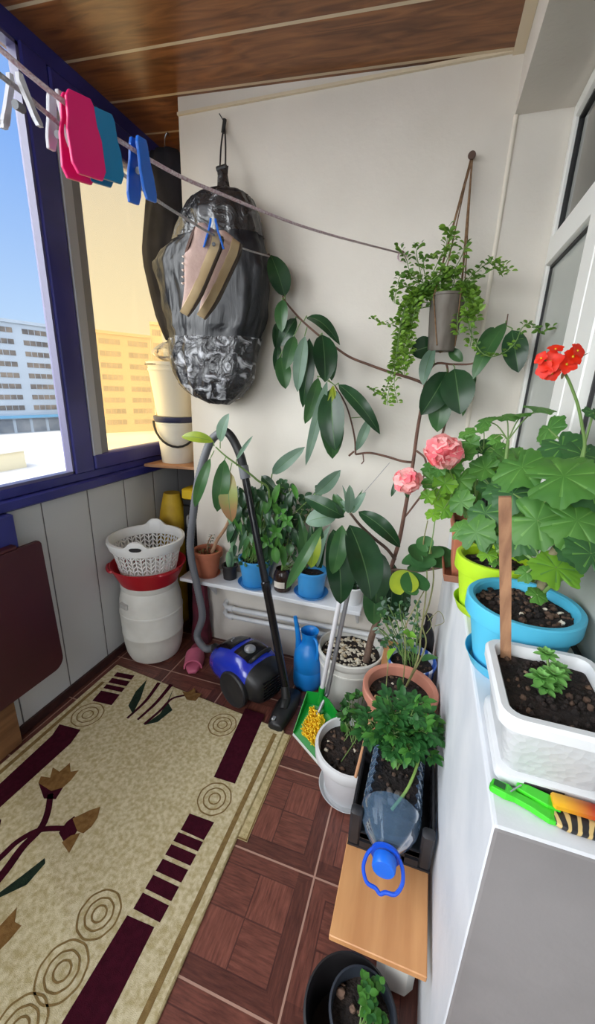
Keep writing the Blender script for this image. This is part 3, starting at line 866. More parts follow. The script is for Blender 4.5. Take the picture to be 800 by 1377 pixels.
# flowers
band([rz(-120, 690), rz(0, 560), rz(60, 480), rz(108, 430), rz(128, 385), rz(136, 335)], (.030, .020), 1)
band([rz(-120, 620), rz(0, 508), rz(50, 462), rz(110, 432), rz(185, 428)], (.022, .018), 1, dz=.0002)
poly([rz(*p) for p in ((103, 305), (170, 318), (150, 350), (118, 348))], 1)
poly([V((0, 0, .0003)) + rz(*p) for p in ((103, 306), (110, 288), (135, 292), (142, 264), (160, 276), (188, 252), (190, 276), (212, 272), (190, 300), (170, 318), (138, 328))], 2)
poly([rz(*p) for p in ((158, 440), (180, 410), (200, 395), (216, 420), (196, 455), (172, 465))], 1)
poly([V((0, 0, .0003)) + rz(*p) for p in ((195, 402), (240, 380), (270, 370), (262, 400), (246, 424), (224, 442), (208, 436))], 2)
poly([V((0, 0, .0003)) + rz(*p) for p in ((190, 448), (216, 440), (202, 466), (186, 495), (166, 466))], 2)
poly([rz(*p) for p in ((-90, 640), (0, 600), (60, 555), (120, 508), (122, 522), (72, 580), (0, 614))], 3)
poly([rz(*p) for p in ((-40, 700), (0, 690), (46, 640), (40, 680), (58, 690), (25, 730), (0, 755), (-40, 760))], 2)
poly([rz(*p) for p in ((345, 98), (365, 60), (395, 28), (378, 80), (357, 120))], 3)
poly([rz(*p) for p in ((470, 45), (452, 90), (464, 110), (424, 142), (386, 151), (430, 120), (446, 95))], 3)
band([rz(428, 36), rz(392, 85), rz(342, 132)], (.02, .012), 1); band([rz(461, 41), rz(420, 90), rz(370, 136)], (.022, .012), 1)
band([rz(497, 70), rz(462, 80), rz(430, 112), rz(388, 148)], (.012, .014), 1, dz=.0003)
poly([V((0, 0, .0004)) + rz(*p) for p in ((490, 60), (505, 62), (524, 50), (526, 64), (542, 66), (526, 86), (502, 82))], 2)
poly([rz(*p) for p in ((-10, 400), (4, 405), (0, 420), (-14, 430))], 1)
tag(m.build('rug', [M_rug, M_rugm, M_rugt, M_rugg, M_rugl, M_rugb], smooth=False, origin=(-.96, .2, 0)), 'long beige rug with maroon bars, ring motifs and tan flowers on the tiles', 'rug')
# a second, thinner mat that shows along the right edge
m = MB(); m.box((-1.20, .885, .0005), (-.418, 1.352, .0035), 0)
m.box((-.4245, .886, .0034), (-.4195, 1.351, .0042), 1); m.box((-1.19, .8855, .0034), (-.42, .8905, .0042), 1)
tag(m.build('thin_mat', [M_rugb, M_rugl], smooth=False), 'thin beige mat sticking out from under the right edge of the rug', 'mat')

# ------------------------------------------------------------------ vacuum cleaner
M_blue = mat('metallic_blue_plastic', (24, 48, 180), .25, coat=.6, spec=.6)
M_blackg = mat('glossy_black_plastic', (18, 18, 22), .22)
M_greyh = mat('grey_hose', (104, 106, 112), .5)
M_silver = mat('silver_plastic', (176, 180, 188), .3, metal=.6)
vc = V((-.745, 1.562, .008)); ax = V((.92, -.39, 0)).normalized(); sx = V((ax.y, -ax.x, 0))     # sx: towards the camera side
def vp(u, v, z): return vc + ax * u + sx * v + V((0, 0, z))
t = thing('vacuum_cleaner', 'blue and black canister vacuum cleaner with grey hose on the tiles beside the rug', 'vacuum cleaner', vc)
SEC = [(-.205, .050, .07, .125), (-.195, .075, .055, .150), (-.165, .098, .04, .185), (-.11, .118, .03, .222), (-.04, .126, .026, .246), (.03, .128, .026, .254), (.08, .126, .03, .248), (.115, .122, .035, .232), (.14, .112, .05, .205)]
def ring(u, w, zb, zt, n=32, e=2.6):
    out = []
    for i in range(n):
        a = 2 * PI * i / n; ca, sa = math.cos(a), math.sin(a)
        zc, h = (zb + zt) / 2, (zt - zb) / 2
        out.append(vp(u, w * math.copysign(abs(ca) ** (2 / e), ca), zc + h * math.copysign(abs(sa) ** (2 / e), sa)))
    return out
def interp(u):
    for a, b in zip(SEC, SEC[1:]):
        if a[0] <= u <= b[0]:
            q = (u - a[0]) / (b[0] - a[0]); return [a[k] + (b[k] - a[k]) * q for k in range(1, 4)]
    return list(SEC[-1][1:]) if u > 0 else list(SEC[0][1:])
def srow(u): 
    w, zb, zt = interp(u); return w, zb, zt
us = [-.205 + .345 * i / 26 for i in range(27)]
MB().loft([ring(u, *srow(u)) for u in us]).build('body', M_blue, t, sharp=60)
# rear half: black exhaust housing
MB().loft([ring(.125, .118, .03, .222), ring(.150, .114, .028, .212), ring(.185, .098, .035, .185), ring(.200, .08, .05, .165)]).build('rear_housing', M_blackp, t, sharp=50)
m = MB()
for i in range(6):
    z = .07 + i * .018; m.box((-.06, -.004, -.004), (.06, .004, .004), M=Matrix.Translation(vp(.198, 0, z)) @ Matrix.Rotation(math.atan2(sx.y, sx.x), 4, 'Z'))
m.build('exhaust_grille', M_blackg, t, smooth=False)
# black top panel strips that follow the lid
def patch(u0, u1, v0, v1, mt, name, off=.004, n=10, k=8):
    rows = []
    for i in range(n + 1):
        u = u0 + (u1 - u0) * i / n; w, zb, zt = srow(u); zc, h = (zb + zt) / 2, (zt - zb) / 2; row = []
        for j in range(k + 1):
            v = v0 + (v1 - v0) * j / k; c = min(abs(v / w), .98)
            ta = (1 - c ** 2.6) ** (1 / 2.6); row.append(vp(u, v, zc + h * ta + off))
        rows.append(row)
    lo = [[p - V((0, 0, .008)) for p in r] for r in rows]
    m = MB(); m.loft(rows, cap0=False, cap1=False, closed=False); m.loft(lo, cap0=False, cap1=False, closed=False)
    for a_, b_ in ((rows[0], lo[0]), (rows[-1], lo[-1]), ([r[0] for r in rows], [r[0] for r in lo]), ([r[-1] for r in rows], [r[-1] for r in lo])): m.loft([a_, b_], cap0=False, cap1=False, closed=False)
    return m.build(name, mt, t)
patch(-.15, -.03, -.07, .065, M_blackg, 'lid_panel'); patch(.0, .10, -.075, .07, M_blackg, 'control_panel')
MB().lathe(vp(.05, .01, .250), [(.030, 0), (.028, .012), (.015, .02), (.0, .022)], 24, cap1=False).build('control_knob', M_silver, t)
m = MB(); w_, zb, zt = srow(-.1); 
for i, (u, v) in enumerate(((-.12, -.03), (-.10, -.01), (-.085, .012))):
    m.box((-.010, -.003, 0), (.010, .003, .002), M=Matrix.Translation(vp(u, v, srow(u)[2] + .0035)) @ Matrix.Rotation(.4 + i, 4, 'Z'))
m.build('emblem', M_silver, t, smooth=False)
m = MB(); m.tube(catmull([vp(.105, -.06, .236), vp(.125, -.05, .262), vp(.128, 0, .27), vp(.125, .05, .262), vp(.105, .06, .236)], 6), .010, 10); m.build('carry_handle', M_blackp, t)
for s in (1, -1):
    m = MB(); c = vp(.058, .121 * s, .092)
    m.lathe(c, [(.088, -.012), (.092, -.006), (.092, .012), (.086, .018), (.080, .014), (.02, .020), (.0, .021)], 36, ax=sx * s, cap1=False)
    m.build('wheel', mat('wheel_dark_grey', (34, 34, 38), .5) if s == 1 else bpy.data.materials['wheel_dark_grey'], t)
MB().ball(vp(-.15, 0, .022), .022, 12, 8).build('castor', M_blackp, t)
inlet = vp(-.20, 0, .105)
m = MB(); m.lathe(inlet - ax * -.02, [(.036, 0), (.036, .03), (.028, .034), (.026, .075), (.021, .08)], 20, ax=-ax); m.build('hose_connector', M_blackp, t)
# hose
hp = [inlet - ax * .055, at(276, 872, Y=1.63), at(265, 855, Y=1.66), at(272, 828, Y=1.665), at(265, 788, Y=1.66), at(256, 740, Y=1.65), at(260, 690, Y=1.65), at(268, 640, Y=1.65), at(282, 596, Y=1.65), at(298, 580, Y=1.65)]
P = catmull(hp, 26); R = [.0185 + .0014 * (i % 2) for i in range(len(P))]
MB().tube(P, R, 14).build('hose', M_greyh, t, sharp=80)
# grip, wand and floor head
g0, g1, g2 = at(298, 579, Y=1.65), at(314, 592, Y=1.65), at(328, 632, Y=1.645)
wb = V((-.492, 1.50, .075))
P = catmull([g0, at(306, 582, Y=1.65), g1, at(323, 612, Y=1.648), g2], 8)
MB().tube(P, [.019, .021], 14).build('grip', M_blackp, t)
MB().tube([g2 + (g2 - wb).normalized() * .02, g2 - (g2 - wb).normalized() * .04], .0235, 14).build('wand_collar', M_greyh, t)
k = [g2.lerp(wb, q) for q in (0, .48, .485, .52, .525, 1)]
MB().tube(k, [.0175, .0175, .022, .022, .0195, .0195], 16).build('wand', M_blackg, t, sharp=35)
h0 = V((-.488, 1.470, 0)); hd = (V((-.489, 1.356, 0)) - V((-.472, 1.590, 0))).normalized(); hs = V((-hd.y, hd.x, 0))
Mh = Matrix(((hd.x, hs.x, 0, h0.x), (hd.y, hs.y, 0, h0.y), (0, 0, 1, .012), (0, 0, 0, 1)))
m = MB(); rings = []
for u, w, z in ((-.125, .018, .026), (-.118, .034, .034), (-.06, .044, .042), (0, .048, .048), (.06, .044, .042), (.118, .034, .034), (.125, .018, .026)):
    rings.append([Mh @ V((u, w, 0)), Mh @ V((u, w, z * .6)), Mh @ V((u, w * .55, z)), Mh @ V((u, -w * .55, z)), Mh @ V((u, -w, z * .6)), Mh @ V((u, -w, 0))])
m.loft(rings); hd_o = m.build('floor_head', M_blackp, t, sharp=50)
MB().tube([h0 + V((0, -.03, .045)), h0 + V((-.003, .0, .06)), wb + V((0, -.012, -.005)), wb + (g2 - wb).normalized() * .05], [.022, .024, .023, .021], 14).build('swivel_neck', M_blackp, hd_o)
MB().box((.09, -.022, .036), (.112, -.006, .046), M=Mh, bev=.003).build('pedal', M_silver, hd_o)

# ------------------------------------------------------------------ blue watering can
M_can = mat('watering_can_blue', (28, 134, 216), .38, (22, 120, 202), 4)
c = V((-.447, 1.705, 0))
t = thing('watering_can', 'small bright blue plastic watering can with thin upright spout on the floor under the shelf', 'watering can', c)
MB().lathe(c, [(.066, 0), (.074, .006), (.077, .03), (.077, .10), (.075, .104), (.075, .108), (.077, .112), (.078, .16), (.074, .20), (.058, .235), (.042, .25), (.038, .262), (.039, .29), (.046, .318), (.047, .322), (.043, .32), (.035, .29), (.034, .26), (.0, .25)], 36, cap1=False).build('body', M_can, t, sharp=60)
sd = V((-.95, -.2, 0)).normalized()
MB().tube(catmull([c + sd * .055 + V((0, 0, .215)), c + sd * .058 + V((0, 0, .27)), c + sd * .066 + V((0, 0, .33)), c + sd * .078 + V((0, 0, .395))], 6), [.016, .010], 12).build('spout', M_can, t)
hd_ = V((.75, -.66, 0)).normalized()
MB().tube(catmull([c + hd_ * .038 + V((0, 0, .30)), c + hd_ * .062 + V((0, 0, .295)), c + hd_ * .078 + V((0, 0, .26)), c + hd_ * .076 + V((0, 0, .205)), c + hd_ * .068 + V((0, 0, .195))], 6), .008, 10).build('handle', M_can, t)

# ------------------------------------------------------------------ dustpan and brush
M_green = mat('green_plastic', (18, 150, 52), .4, (14, 132, 44), 5)
L, R_, BL, BR = V((-.412, 1.365, .004)), V((-.228, 1.235, .004)), V((-.392, 1.497, .075)), V((-.215, 1.405, .075))
t = thing('dustpan', 'green long-handled dustpan with a pale lip standing beside the white flowerpot', 'dustpan', (L + R_ + BL + BR) / 4)
m = MB(); nrm = (R_ - L).cross(BL - L).normalized()
if nrm.z < 0: nrm = -nrm
th = nrm * .003
def wallq(a, b, ha, hb): m.prism([a, b, b + V((0, 0, hb)), a + V((0, 0, ha))], ((b - a).cross(V((0, 0, 1)))).normalized() * .004)
m.prism([L, R_, BR, BL], -th)
wallq(L.lerp(BL, .0), BL, .018, .062); wallq(BR, R_, .062, .018)
mid0, mid1 = BL.lerp(BR, .36), BL.lerp(BR, .64); bk = (BL - L).normalized() * .02
wallq(BL, mid0 + bk, .062, .075); wallq(mid0 + bk, mid1 + bk, .075, .075); wallq(mid1 + bk, BR, .075, .062)
m.prism([BL, mid0 + bk, mid1 + bk, BR], -th)
m.build('pan', M_green, t, smooth=False)
fw = -(BL - L).normalized() * .008
MB().prism([L, R_, R_ + fw, L + fw], (0, 0, .004)).build('lip', mat('pale_rubber_lip', (206, 214, 206), .5), t, smooth=False)
pb = BL.lerp(BR, .5) + bk + V((-.02, .004, .055)); pt = at(469, 745, Y=pb.y + .01)
MB().tube([pb, pt], .0105, 12).build('handle', mat('white_pole', (206, 206, 210), .4), t)
MB().tube([pb - V((0, 0, .03)), pb + (pt - pb).normalized() * .06], .015, 12).build('socket', M_green, t)
c = (L + R_ + BL + BR) / 4 + V((-.012, .014, .012)); u = (R_ - L).normalized(); v = (BL - L).normalized(); n_ = u.cross(v)
t = thing('broom_head', 'yellow bristle brush on a grey pole resting in the green dustpan', 'brush', c)
m = MB()
for i in range(13):
    for j in range(12):
        p = c + u * (.085 * (i / 12 - .5)) * .95 + v * (.115 * (j / 11 - .5)); q = p + n_ * rnd(.022, .034) + u * rnd(-.01, .01) + v * rnd(-.01, .01)
        m.tube([p, q], [.0042, .0032], 5)
m.build('bristles', mat('yellow_bristles', (250, 216, 50), .7, (238, 196, 30), 60), t, smooth=False)
m = MB(); m.loft([[c + u * a * .046 + v * (b * .06) + n_ * z for a, b in ((-1, -1), (1, -1), (1, 1), (-1, 1))] for z in (-.004, .002)]); m.build('brush_block', mat('yellow_block', (210, 170, 30), .5), t, smooth=False)
p1 = pb + V((.028, .02, 0.02)); p2 = at(476, 760, Y=p1.y + .01)
m = MB(); m.tube([c + v * .05 + n_ * .01, p1], .009, 10); m.tube([p1, p2], .0095, 12); m.build('pole', mat('grey_pole', (150, 150, 154), .35, metal=.4), t)
# ------------------------------------------------------------------ wrapped bag on the back wall
k = NT('black_bag_film')
p = k.n('ShaderNodeBsdfPrincipled'); p.inputs['Base Color'].default_value = rgb((26, 27, 32)); p.inputs['Roughness'].default_value = .36; p.inputs['Specular IOR Level'].default_value = .5
tcx = k.n('ShaderNodeTexCoord'); mp = k.n('ShaderNodeMapping'); mp.inputs['Scale'].default_value = (13, 13, 3); k.l(tcx.outputs['Object'], mp.inputs[0])
nz = k.n('ShaderNodeTexNoise'); nz.inputs['Scale'].default_value = 1; nz.inputs['Detail'].default_value = 4; nz.inputs['Distortion'].default_value = 1.2; k.l(mp.outputs[0], nz.inputs['Vector'])
b = k.n('ShaderNodeBump'); b.inputs['Strength'].default_value = .42; b.inputs['Distance'].default_value = .02; k.l(nz.outputs[0], b.inputs['Height']); k.l(b.outputs[0], p.inputs['Normal'])
k.l(p.outputs[0], k.out.inputs[0]); M_bag = k.m
def crinkle(name, dark, light, sc_=26):
    k = NT(name)
    p = k.n('ShaderNodeBsdfPrincipled'); p.inputs['Roughness'].default_value = .22; p.inputs['Specular IOR Level'].default_value = .8
    tcx = k.n('ShaderNodeTexCoord')
    nz = k.n('ShaderNodeTexNoise'); nz.inputs['Scale'].default_value = sc_; nz.inputs['Detail'].default_value = 5; nz.inputs['Distortion'].default_value = 1.0; k.l(tcx.outputs['Object'], nz.inputs['Vector'])
    mr = k.n('ShaderNodeMapRange'); mr.inputs[1].default_value = .53; mr.inputs[2].default_value = .66; k.l(nz.outputs[0], mr.inputs[0])
    col = k.mix(mr.outputs[0], rgb(dark), rgb(light)); k.l(col, p.inputs['Base Color'])
    b = k.n('ShaderNodeBump'); b.inputs['Strength'].default_value = 1.0; b.inputs['Distance'].default_value = .02; k.l(nz.outputs[0], b.inputs['Height']); k.l(b.outputs[0], p.inputs['Normal'])
    k.l(p.outputs[0], k.out.inputs[0]); return k.m
M_wrap = crinkle('crinkled_clear_wrap', (34, 34, 38), (186, 188, 194), 19)
M_wrap2 = crinkle('gathered_clear_wrap', (44, 44, 46), (104, 106, 110), 11)
OUT = [(256, 293, 312), (262, 268, 330), (275, 255, 338), (292, 244, 345), (310, 240, 348), (325, 234, 352), (338, 222, 355), (352, 211, 357), (366, 214, 360), (385, 219, 359), (405, 223, 357), (425, 227, 355), (441, 230, 351), (456, 231, 346), (470, 230, 343), (488, 232, 342), (505, 238, 338), (520, 247, 330), (533, 262, 319), (543, 284, 306)]
def bag_rows(y0, y1, n, infl=0):
    rows = []
    for i in range(n + 1):
        y = y0 + (y1 - y0) * i / n
        for a, c in zip(OUT, OUT[1:]):
            if a[0] <= y <= c[0]:
                q = (y - a[0]) / (c[0] - a[0]); xl = a[1] + (c[1] - a[1]) * q; xr = a[2] + (c[2] - a[2]) * q; break
        Lp, Rp = at(xl - infl, y, Y=1.765), at(xr + infl, y, Y=1.765)
        c_ = (Lp + Rp) / 2; w = (Rp - Lp).length / 2; dpt = min(.108, .03 + w * .42) + infl * .002
        row = []
        K = 64
        for j in range(K):
            a = 2 * PI * j / K; ca, sa = math.cos(a), math.sin(a)
            ex = .78 if 330 < y < 445 else .95
            px_ = c_.x + w * math.copysign(abs(ca) ** ex, ca); py_ = 1.772 - dpt * math.copysign(abs(sa) ** ex, sa) * (1.0 if sa > 0 else .95)
            wr = .010 * noise.noise(V((j * .55, y * .010, 2))) + .006 * noise.noise(V((ca * 9, sa * 9, y * .05)))
            row.append(V((px_ + wr * ca * 1.4, min(py_ - wr * sa * 1.6, 1.883), c_.z + .006 * noise.noise(V((ca * 3, sa * 3, y * .2))))))
        rows.append(row)
    return rows
hk = at(302, 172, Y=1.88)
t = thing('wrapped_bag', 'big black plastic wrapped bundle with clear tape hanging on the white wall', 'bag', V((at(285, 400, Y=1.765).x, 1.77, at(285, 545, Y=1.765).z)))
MB().loft(bag_rows(256, 543, 60)).build('body', M_bag, t, sharp=180)
MB().loft(bag_rows(455, 536, 22, 1.6), cap0=False, cap1=False).build('tape_wrap', M_wrap, t, sharp=180)
MB().loft(bag_rows(268, 322, 16, 1.2), cap0=False, cap1=False).build('gathered_wrap', M_wrap2, t, sharp=180)
m = MB(); tp = at(301, 254, Y=1.775); nk = at(299, 228, Y=1.80)
m.loft([[tp + V((.030 * math.cos(a), .022 * math.sin(a), -.01)) for a in [2 * PI * i / 16 for i in range(16)]], [nk + V((.020 * math.cos(a) * (1 + .2 * math.cos(5 * a)), .014 * math.sin(a), -.02)) for a in [2 * PI * i / 16 for i in range(16)]], [nk + V((.024 * math.cos(a) * (1 + .2 * math.cos(5 * a)), .014 * math.sin(a), .01)) for a in [2 * PI * i / 16 for i in range(16)]]])
m.build('neck', M_wrap2, t)
m = MB()
for dx in (-.012, .014): m.tube(catmull([nk + V((dx, 0, 0)), nk.lerp(hk, .55) + V((dx * .8, -.004, 0)), hk + V((dx * .2, -.004, 0))], 5), .0035, 6)
m.tube([hk + V((-.004, -.008, -.02)), hk + V((.006, -.008, .025))], .008, 8); m.tube([hk + V((.0, -.008, .02)), hk + V((-.018, -.012, .045))], .002, 5); m.tube([nk + V((-.022, -.006, 0)), nk + V((.022, -.006, .006))], .010, 8)
m.build('hanging_loop', M_blackp, t)

# ------------------------------------------------------------------ dark garment cover hanging in the recess
m = MB(); rows = []
GO = [(205, 205, 240), (225, 200, 246), (260, 199, 247), (300, 195, 248), (335, 192, 247), (360, 194, 247), (395, 203, 246), (425, 211, 246), (445, 219, 247), (458, 226, 248)]
for i in range(31):
    y = 205 + 253 * i / 30
    for a, c in zip(GO, GO[1:]):
        if a[0] <= y <= c[0] + .01:
            q = (y - a[0]) / (c[0] - a[0]); xl = a[1] + (c[1] - a[1]) * q; xr = a[2] + (c[2] - a[2]) * q; break
    Lp, Rp = at(xl, y, Y=2.03), at(xr, y, Y=2.03); c_ = (Lp + Rp) / 2; w = (Rp - Lp).length / 2
    rows.append([V((c_.x + w * math.cos(a) + .008 * noise.noise(V((math.cos(a) * 4, math.sin(a) * 4, y * .02))), 2.03 - (.045 + .02 * noise.noise(V((math.cos(a) * 3, 5, y * .01)))) * math.sin(a), c_.z)) for a in [2 * PI * j / 40 for j in range(40)]])
m.loft(rows)
t = thing('garment_cover', 'dark grey garment cover hanging in the window recess behind the wrapped bundle', 'garment cover', (-1.42, 2.03, 1.76))
m.build('cover', mat('dark_grey_cloth', (42, 42, 50), .8, (34, 34, 40), 10, spec=.08, bump=.3, bscale=12), t, sharp=180)
tp = V((sum(v.x for v in rows[0]) / 40, 2.03, rows[0][0].z))
MB().tube(catmull([tp, tp + V((0, 0, .05)), tp + V((.015, 0, .075)), tp + V((.03, 0, .06))], 5), .003, 6).build('hook', mat('hook_wire', (120, 120, 124), .3, metal=1), t)

# ------------------------------------------------------------------ clothes lines
def on_line(px, py, a, b):
    """point on the vertical plane through a and b that the photo shows at px, py"""
    n = V((b.y - a.y, a.x - b.x, 0)); r = ROT @ V(((px - 400) / F_PX, 1, -(py - 688.5) / F_PX))
    return EYE + r * (n.dot(a - EYE) / n.dot(r))
M_rope1 = mat('pink_white_rope', (176, 140, 150), .8, (214, 200, 204), 260)
M_rope2 = mat('grey_rope', (150, 144, 150), .8, (188, 184, 186), 260)
M_nail = mat('rusty_nail', (84, 62, 52), .6)
n1, n2 = at(541, 341, Y=1.872), at(363, 345, Y=1.80)
a1, a2 = at(105, 150, d=.82), at(80, 172, d=.82)
L1 = [(0, 66), (30, 92), (60, 117), (90, 140), (130, 170), (165, 192), (200, 214), (248, 240), (300, 262), (350, 283), (400, 302), (445, 316), (490, 328)]
L2 = [(0, 101), (30, 124), (60, 150), (100, 183), (140, 214), (180, 246), (215, 272), (250, 294), (280, 312), (310, 327), (335, 337)]
P1 = [on_line(x, y, a1, n1) for x, y in L1] + [n1]
P2 = [on_line(x, y, a2, n2) for x, y in L2] + [n2]
def tail(P, a, n, zend):     # carry on past the photographer to the rear wall
    d = (n - a); d.z = 0; d.normalize(); s = P[0]; q = (YREAR + .03 - s.y) / d.y; e = s + d * q; e.z = zend
    g = (P[0] - P[1]); g.normalize(); c = s + g * .35
    return [e, s.lerp(e, .6) + V((0, 0, -.08)), c] + P
for P, a, n, mt, lb in ((P1, a1, n1, M_rope1, 'pink and white clothes line running to a nail beside the hanging planter'), (P2, a2, n2, M_rope2, 'grey clothes line that carries the sneakers and ends beside the wrapped bundle')):
    t = thing('clothes_line', lb, 'clothes line', n, 'clothes lines')
    Q = catmull(tail(P, a, n, 1.95), 5)
    MB().tube(Q, .0032 if mt is M_rope1 else .0030, 8).build('rope', mt, t)
    m = MB(); m.tube([n + V((0, -.014, .0)), V((n.x, YB - .0005, n.z - .002))], .0035, 8)
    m.lathe(n + V((0, -.016, 0)), [(.007, 0), (.007, .003)], 12, ax=(0, 1, 0)); m.build('nail', M_nail, t)
m = MB(); pts = [n1 + V((.016 * math.cos(a) , -.008, -.012 + .016 * math.sin(a))) for a in [2 * PI * i / 16 for i in range(26)]]
m.tube(pts, .003, 6); m.build('knot', M_rope1, [o for o in bpy.data.objects if o.name == 'clothes_line'][0])

def peg(name, label, px, py, L, a, n, mt, hgt=.085, wid=.034, spread=.011, group='clothes pegs on the lines', yawd=0, hinge=True, drop=.25):
    """broad plastic clothes peg: two slabs pinched over the line, with a spring between them"""
    c = on_line(px, py, a, n); d = (n - a).normalized()
    d = Matrix.Rotation(math.radians(yawd), 3, 'Z') @ d
    side = V((d.y, -d.x, 0)).normalized(); up = V((0, 0, 1))
    t = thing(name, label, 'clothes peg', c, group)
    for s in (1, -1):
        o2 = []
        zt, zb = hgt * drop, -hgt * (1 - drop); w = wid / 2
        prof = [(-w * .62, zt), (w * .62, zt), (w * .8, zt - .008), (w * .85, zt - .03), (w, zt - .045), (w, zb + .012), (w * .72, zb), (-w * .72, zb), (-w, zb + .012), (-w, zt - .045), (-w * .85, zt - .03), (-w * .8, zt - .008)]
        q = []
        for u, z in prof:
            k_ = (zt - z) / hgt; off = .0035 + spread * max(0, k_ - .15) ** 1.0 * 1.2
            q.append(c + d * u + up * z + side * s * off)
        m = MB(); m.prism(q, side * s * .0052)
        o = m.build('jaw', mt, t, smooth=False, bevel=.0012)
    m = MB(); cc = c + up * (-.022)
    m.lathe(cc - d * .006, [(.0048, 0), (.0048, .012)], 12, ax=d); m.build('spring', M_greyh, t)
    return t
M_pegw = mat('clear_white_peg', (214, 214, 220), .35, alpha=.85); M_pegp = mat('hot_pink_peg', (226, 24, 110), .35); M_pegt = mat('teal_peg', (24, 120, 168), .35); M_pegb = mat('bright_blue_peg', (22, 104, 208), .35)
peg('clothes_peg', 'pale clear peg nearest the window pane on the grey line', 21, 112, 2, a2, n2, M_pegw, hgt=.052, wid=.010, spread=.018, drop=.18)
peg('clothes_peg', 'white peg on the grey line just before the hot pink peg', 78, 156, 2, a2, n2, M_pegw, hgt=.064, wid=.018, spread=.010, drop=.42)
peg('clothes_peg', 'broad hot pink peg on the pink and white line', 105, 152, 1, a1, n1, M_pegp, hgt=.094, wid=.050, spread=.007, drop=.20)
peg('clothes_peg', 'broad teal peg hanging behind the hot pink peg', 136, 176, 1, a1, n1, M_pegt, hgt=.084, wid=.046, spread=.006, drop=.26)
peg('clothes_peg', 'bright blue peg with spread legs beside the amber pane', 187, 208, 1, a1, n1, M_pegb, hgt=.084, wid=.030, spread=.011, drop=.25, yawd=12)

# ------------------------------------------------------------------ sneakers hanging from the grey line
M_beige = mat('beige_pink_canvas', (186, 158, 148), .8, (168, 140, 130), 14, bump=.2, bscale=120)
M_gum = mat('gum_sole', (200, 178, 140), .6, (178, 152, 112), 10)
M_dsole = mat('worn_brown_outsole', (76, 60, 50), .7, (60, 46, 38), 12)
M_lace = mat('cream_lace', (206, 188, 176), .8)
def sneaker(label, heel, toe, upv, L=.255):
    """heel to toe frame, upv = the way the upper faces"""
    ex = (toe - heel).normalized(); ez = upv - ex * upv.dot(ex); ez.normalize(); ey = ez.cross(ex)
    S = (toe - heel).length / L
    Mx = Matrix(((ex.x, ey.x, ez.x, heel.x), (ex.y, ey.y, ez.y, heel.y), (ex.z, ey.z, ez.z, heel.z), (0, 0, 0, 1)))
    def tr(x, y, z): return Mx @ V((x * S, y * S, z * S))
    t = thing('sneaker', label, 'shoe', (heel + toe) / 2, 'pair of sneakers on the line')
    st = [(0, .012), (.006, .022), (.03, .031), (.08, .031), (.13, .033), (.18, .041), (.215, .038), (.24, .026), (.252, .012), (.255, .004)]
    def sp(x): return .013 * max(0, (x - .16) / .095) ** 2 + .010 * max(0, (.03 - x) / .03) ** 2
    def ringz(z, k=1): 
        a = [tr(x, w * k, z + sp(x)) for x, w in st]; b_ = [tr(x, -w * k, z + sp(x)) for x, w in st][::-1]; return a + b_
    MB().loft([ringz(0, .93), ringz(.004, .99), ringz(.018, 1.0), ringz(.026, .97)]).build('midsole', M_gum, t, sharp=60)
    MB().loft([ringz(-.005, .9), ringz(-.004, .94), ringz(.0005, .95)]).build('outsole', M_dsole, t, sharp=60)
    up = [(-.002, .006, .060), (0.006, .020, .076), (.03, .029, .084), (.07, .030, .078), (.10, .031, .084), (.13, .033, .072), (.17, .037, .054), (.205, .034, .042), (.232, .024, .034), (.246, .012, .028), (.252, .004, .025)]
    R = []
    for x, w, h in up:
        R.append([tr(x, w * math.copysign(abs(math.cos(a)) ** .8, math.cos(a)) * (1 if a < .2 or a > PI - .2 else .86), .024 + sp(x) * .9 + max(h - .022 - sp(x) * .45, .004) * math.sin(a) ** .7) for a in [PI * i / 12 for i in range(13)]])
    MB().loft(R, closed=False).build('upper', M_beige, t, sharp=70)
    m = MB(); m.loft([[tr(.02 + .075 * (.5 - .5 * math.cos(a)), .019 * math.sin(a), z + .0) for a in [2 * PI * i / 20 for i in range(20)]] for z in (.080, .0865)]); m.build('opening', mat('shoe_lining', (120, 96, 88), .9) if 'shoe_lining' not in bpy.data.materials else bpy.data.materials['shoe_lining'], t)
    m = MB()
    for i in range(5):
        x = .105 + i * .017; z = .086 - i * .0062
        m.tube([tr(x, .018, z - .004), tr(x + .003, 0, z + .003), tr(x, -.018, z - .004)], .0022 * S, 6)
    m.build('lace', M_lace, t)
    return t
hA, tA = at(302, 320, d=1.36), at(257, 428, d=1.40)
sneaker('beige sneaker hanging toe down in front of its pair', hA, tA, V((-.88, -.42, .25)))
hB, tB = at(327, 330, d=1.43), at(279, 432, d=1.47)
sneaker('beige sneaker hanging toe down behind, its worn sole turned sideways', hB, tB, V((-.88, -.36, .25)))
t = peg('clothes_peg', 'bright blue peg that grips the sneakers on the grey line', 287, 316, 2, a2, n2, M_pegb, hgt=.07, wid=.02, spread=.02, drop=.55, yawd=20)
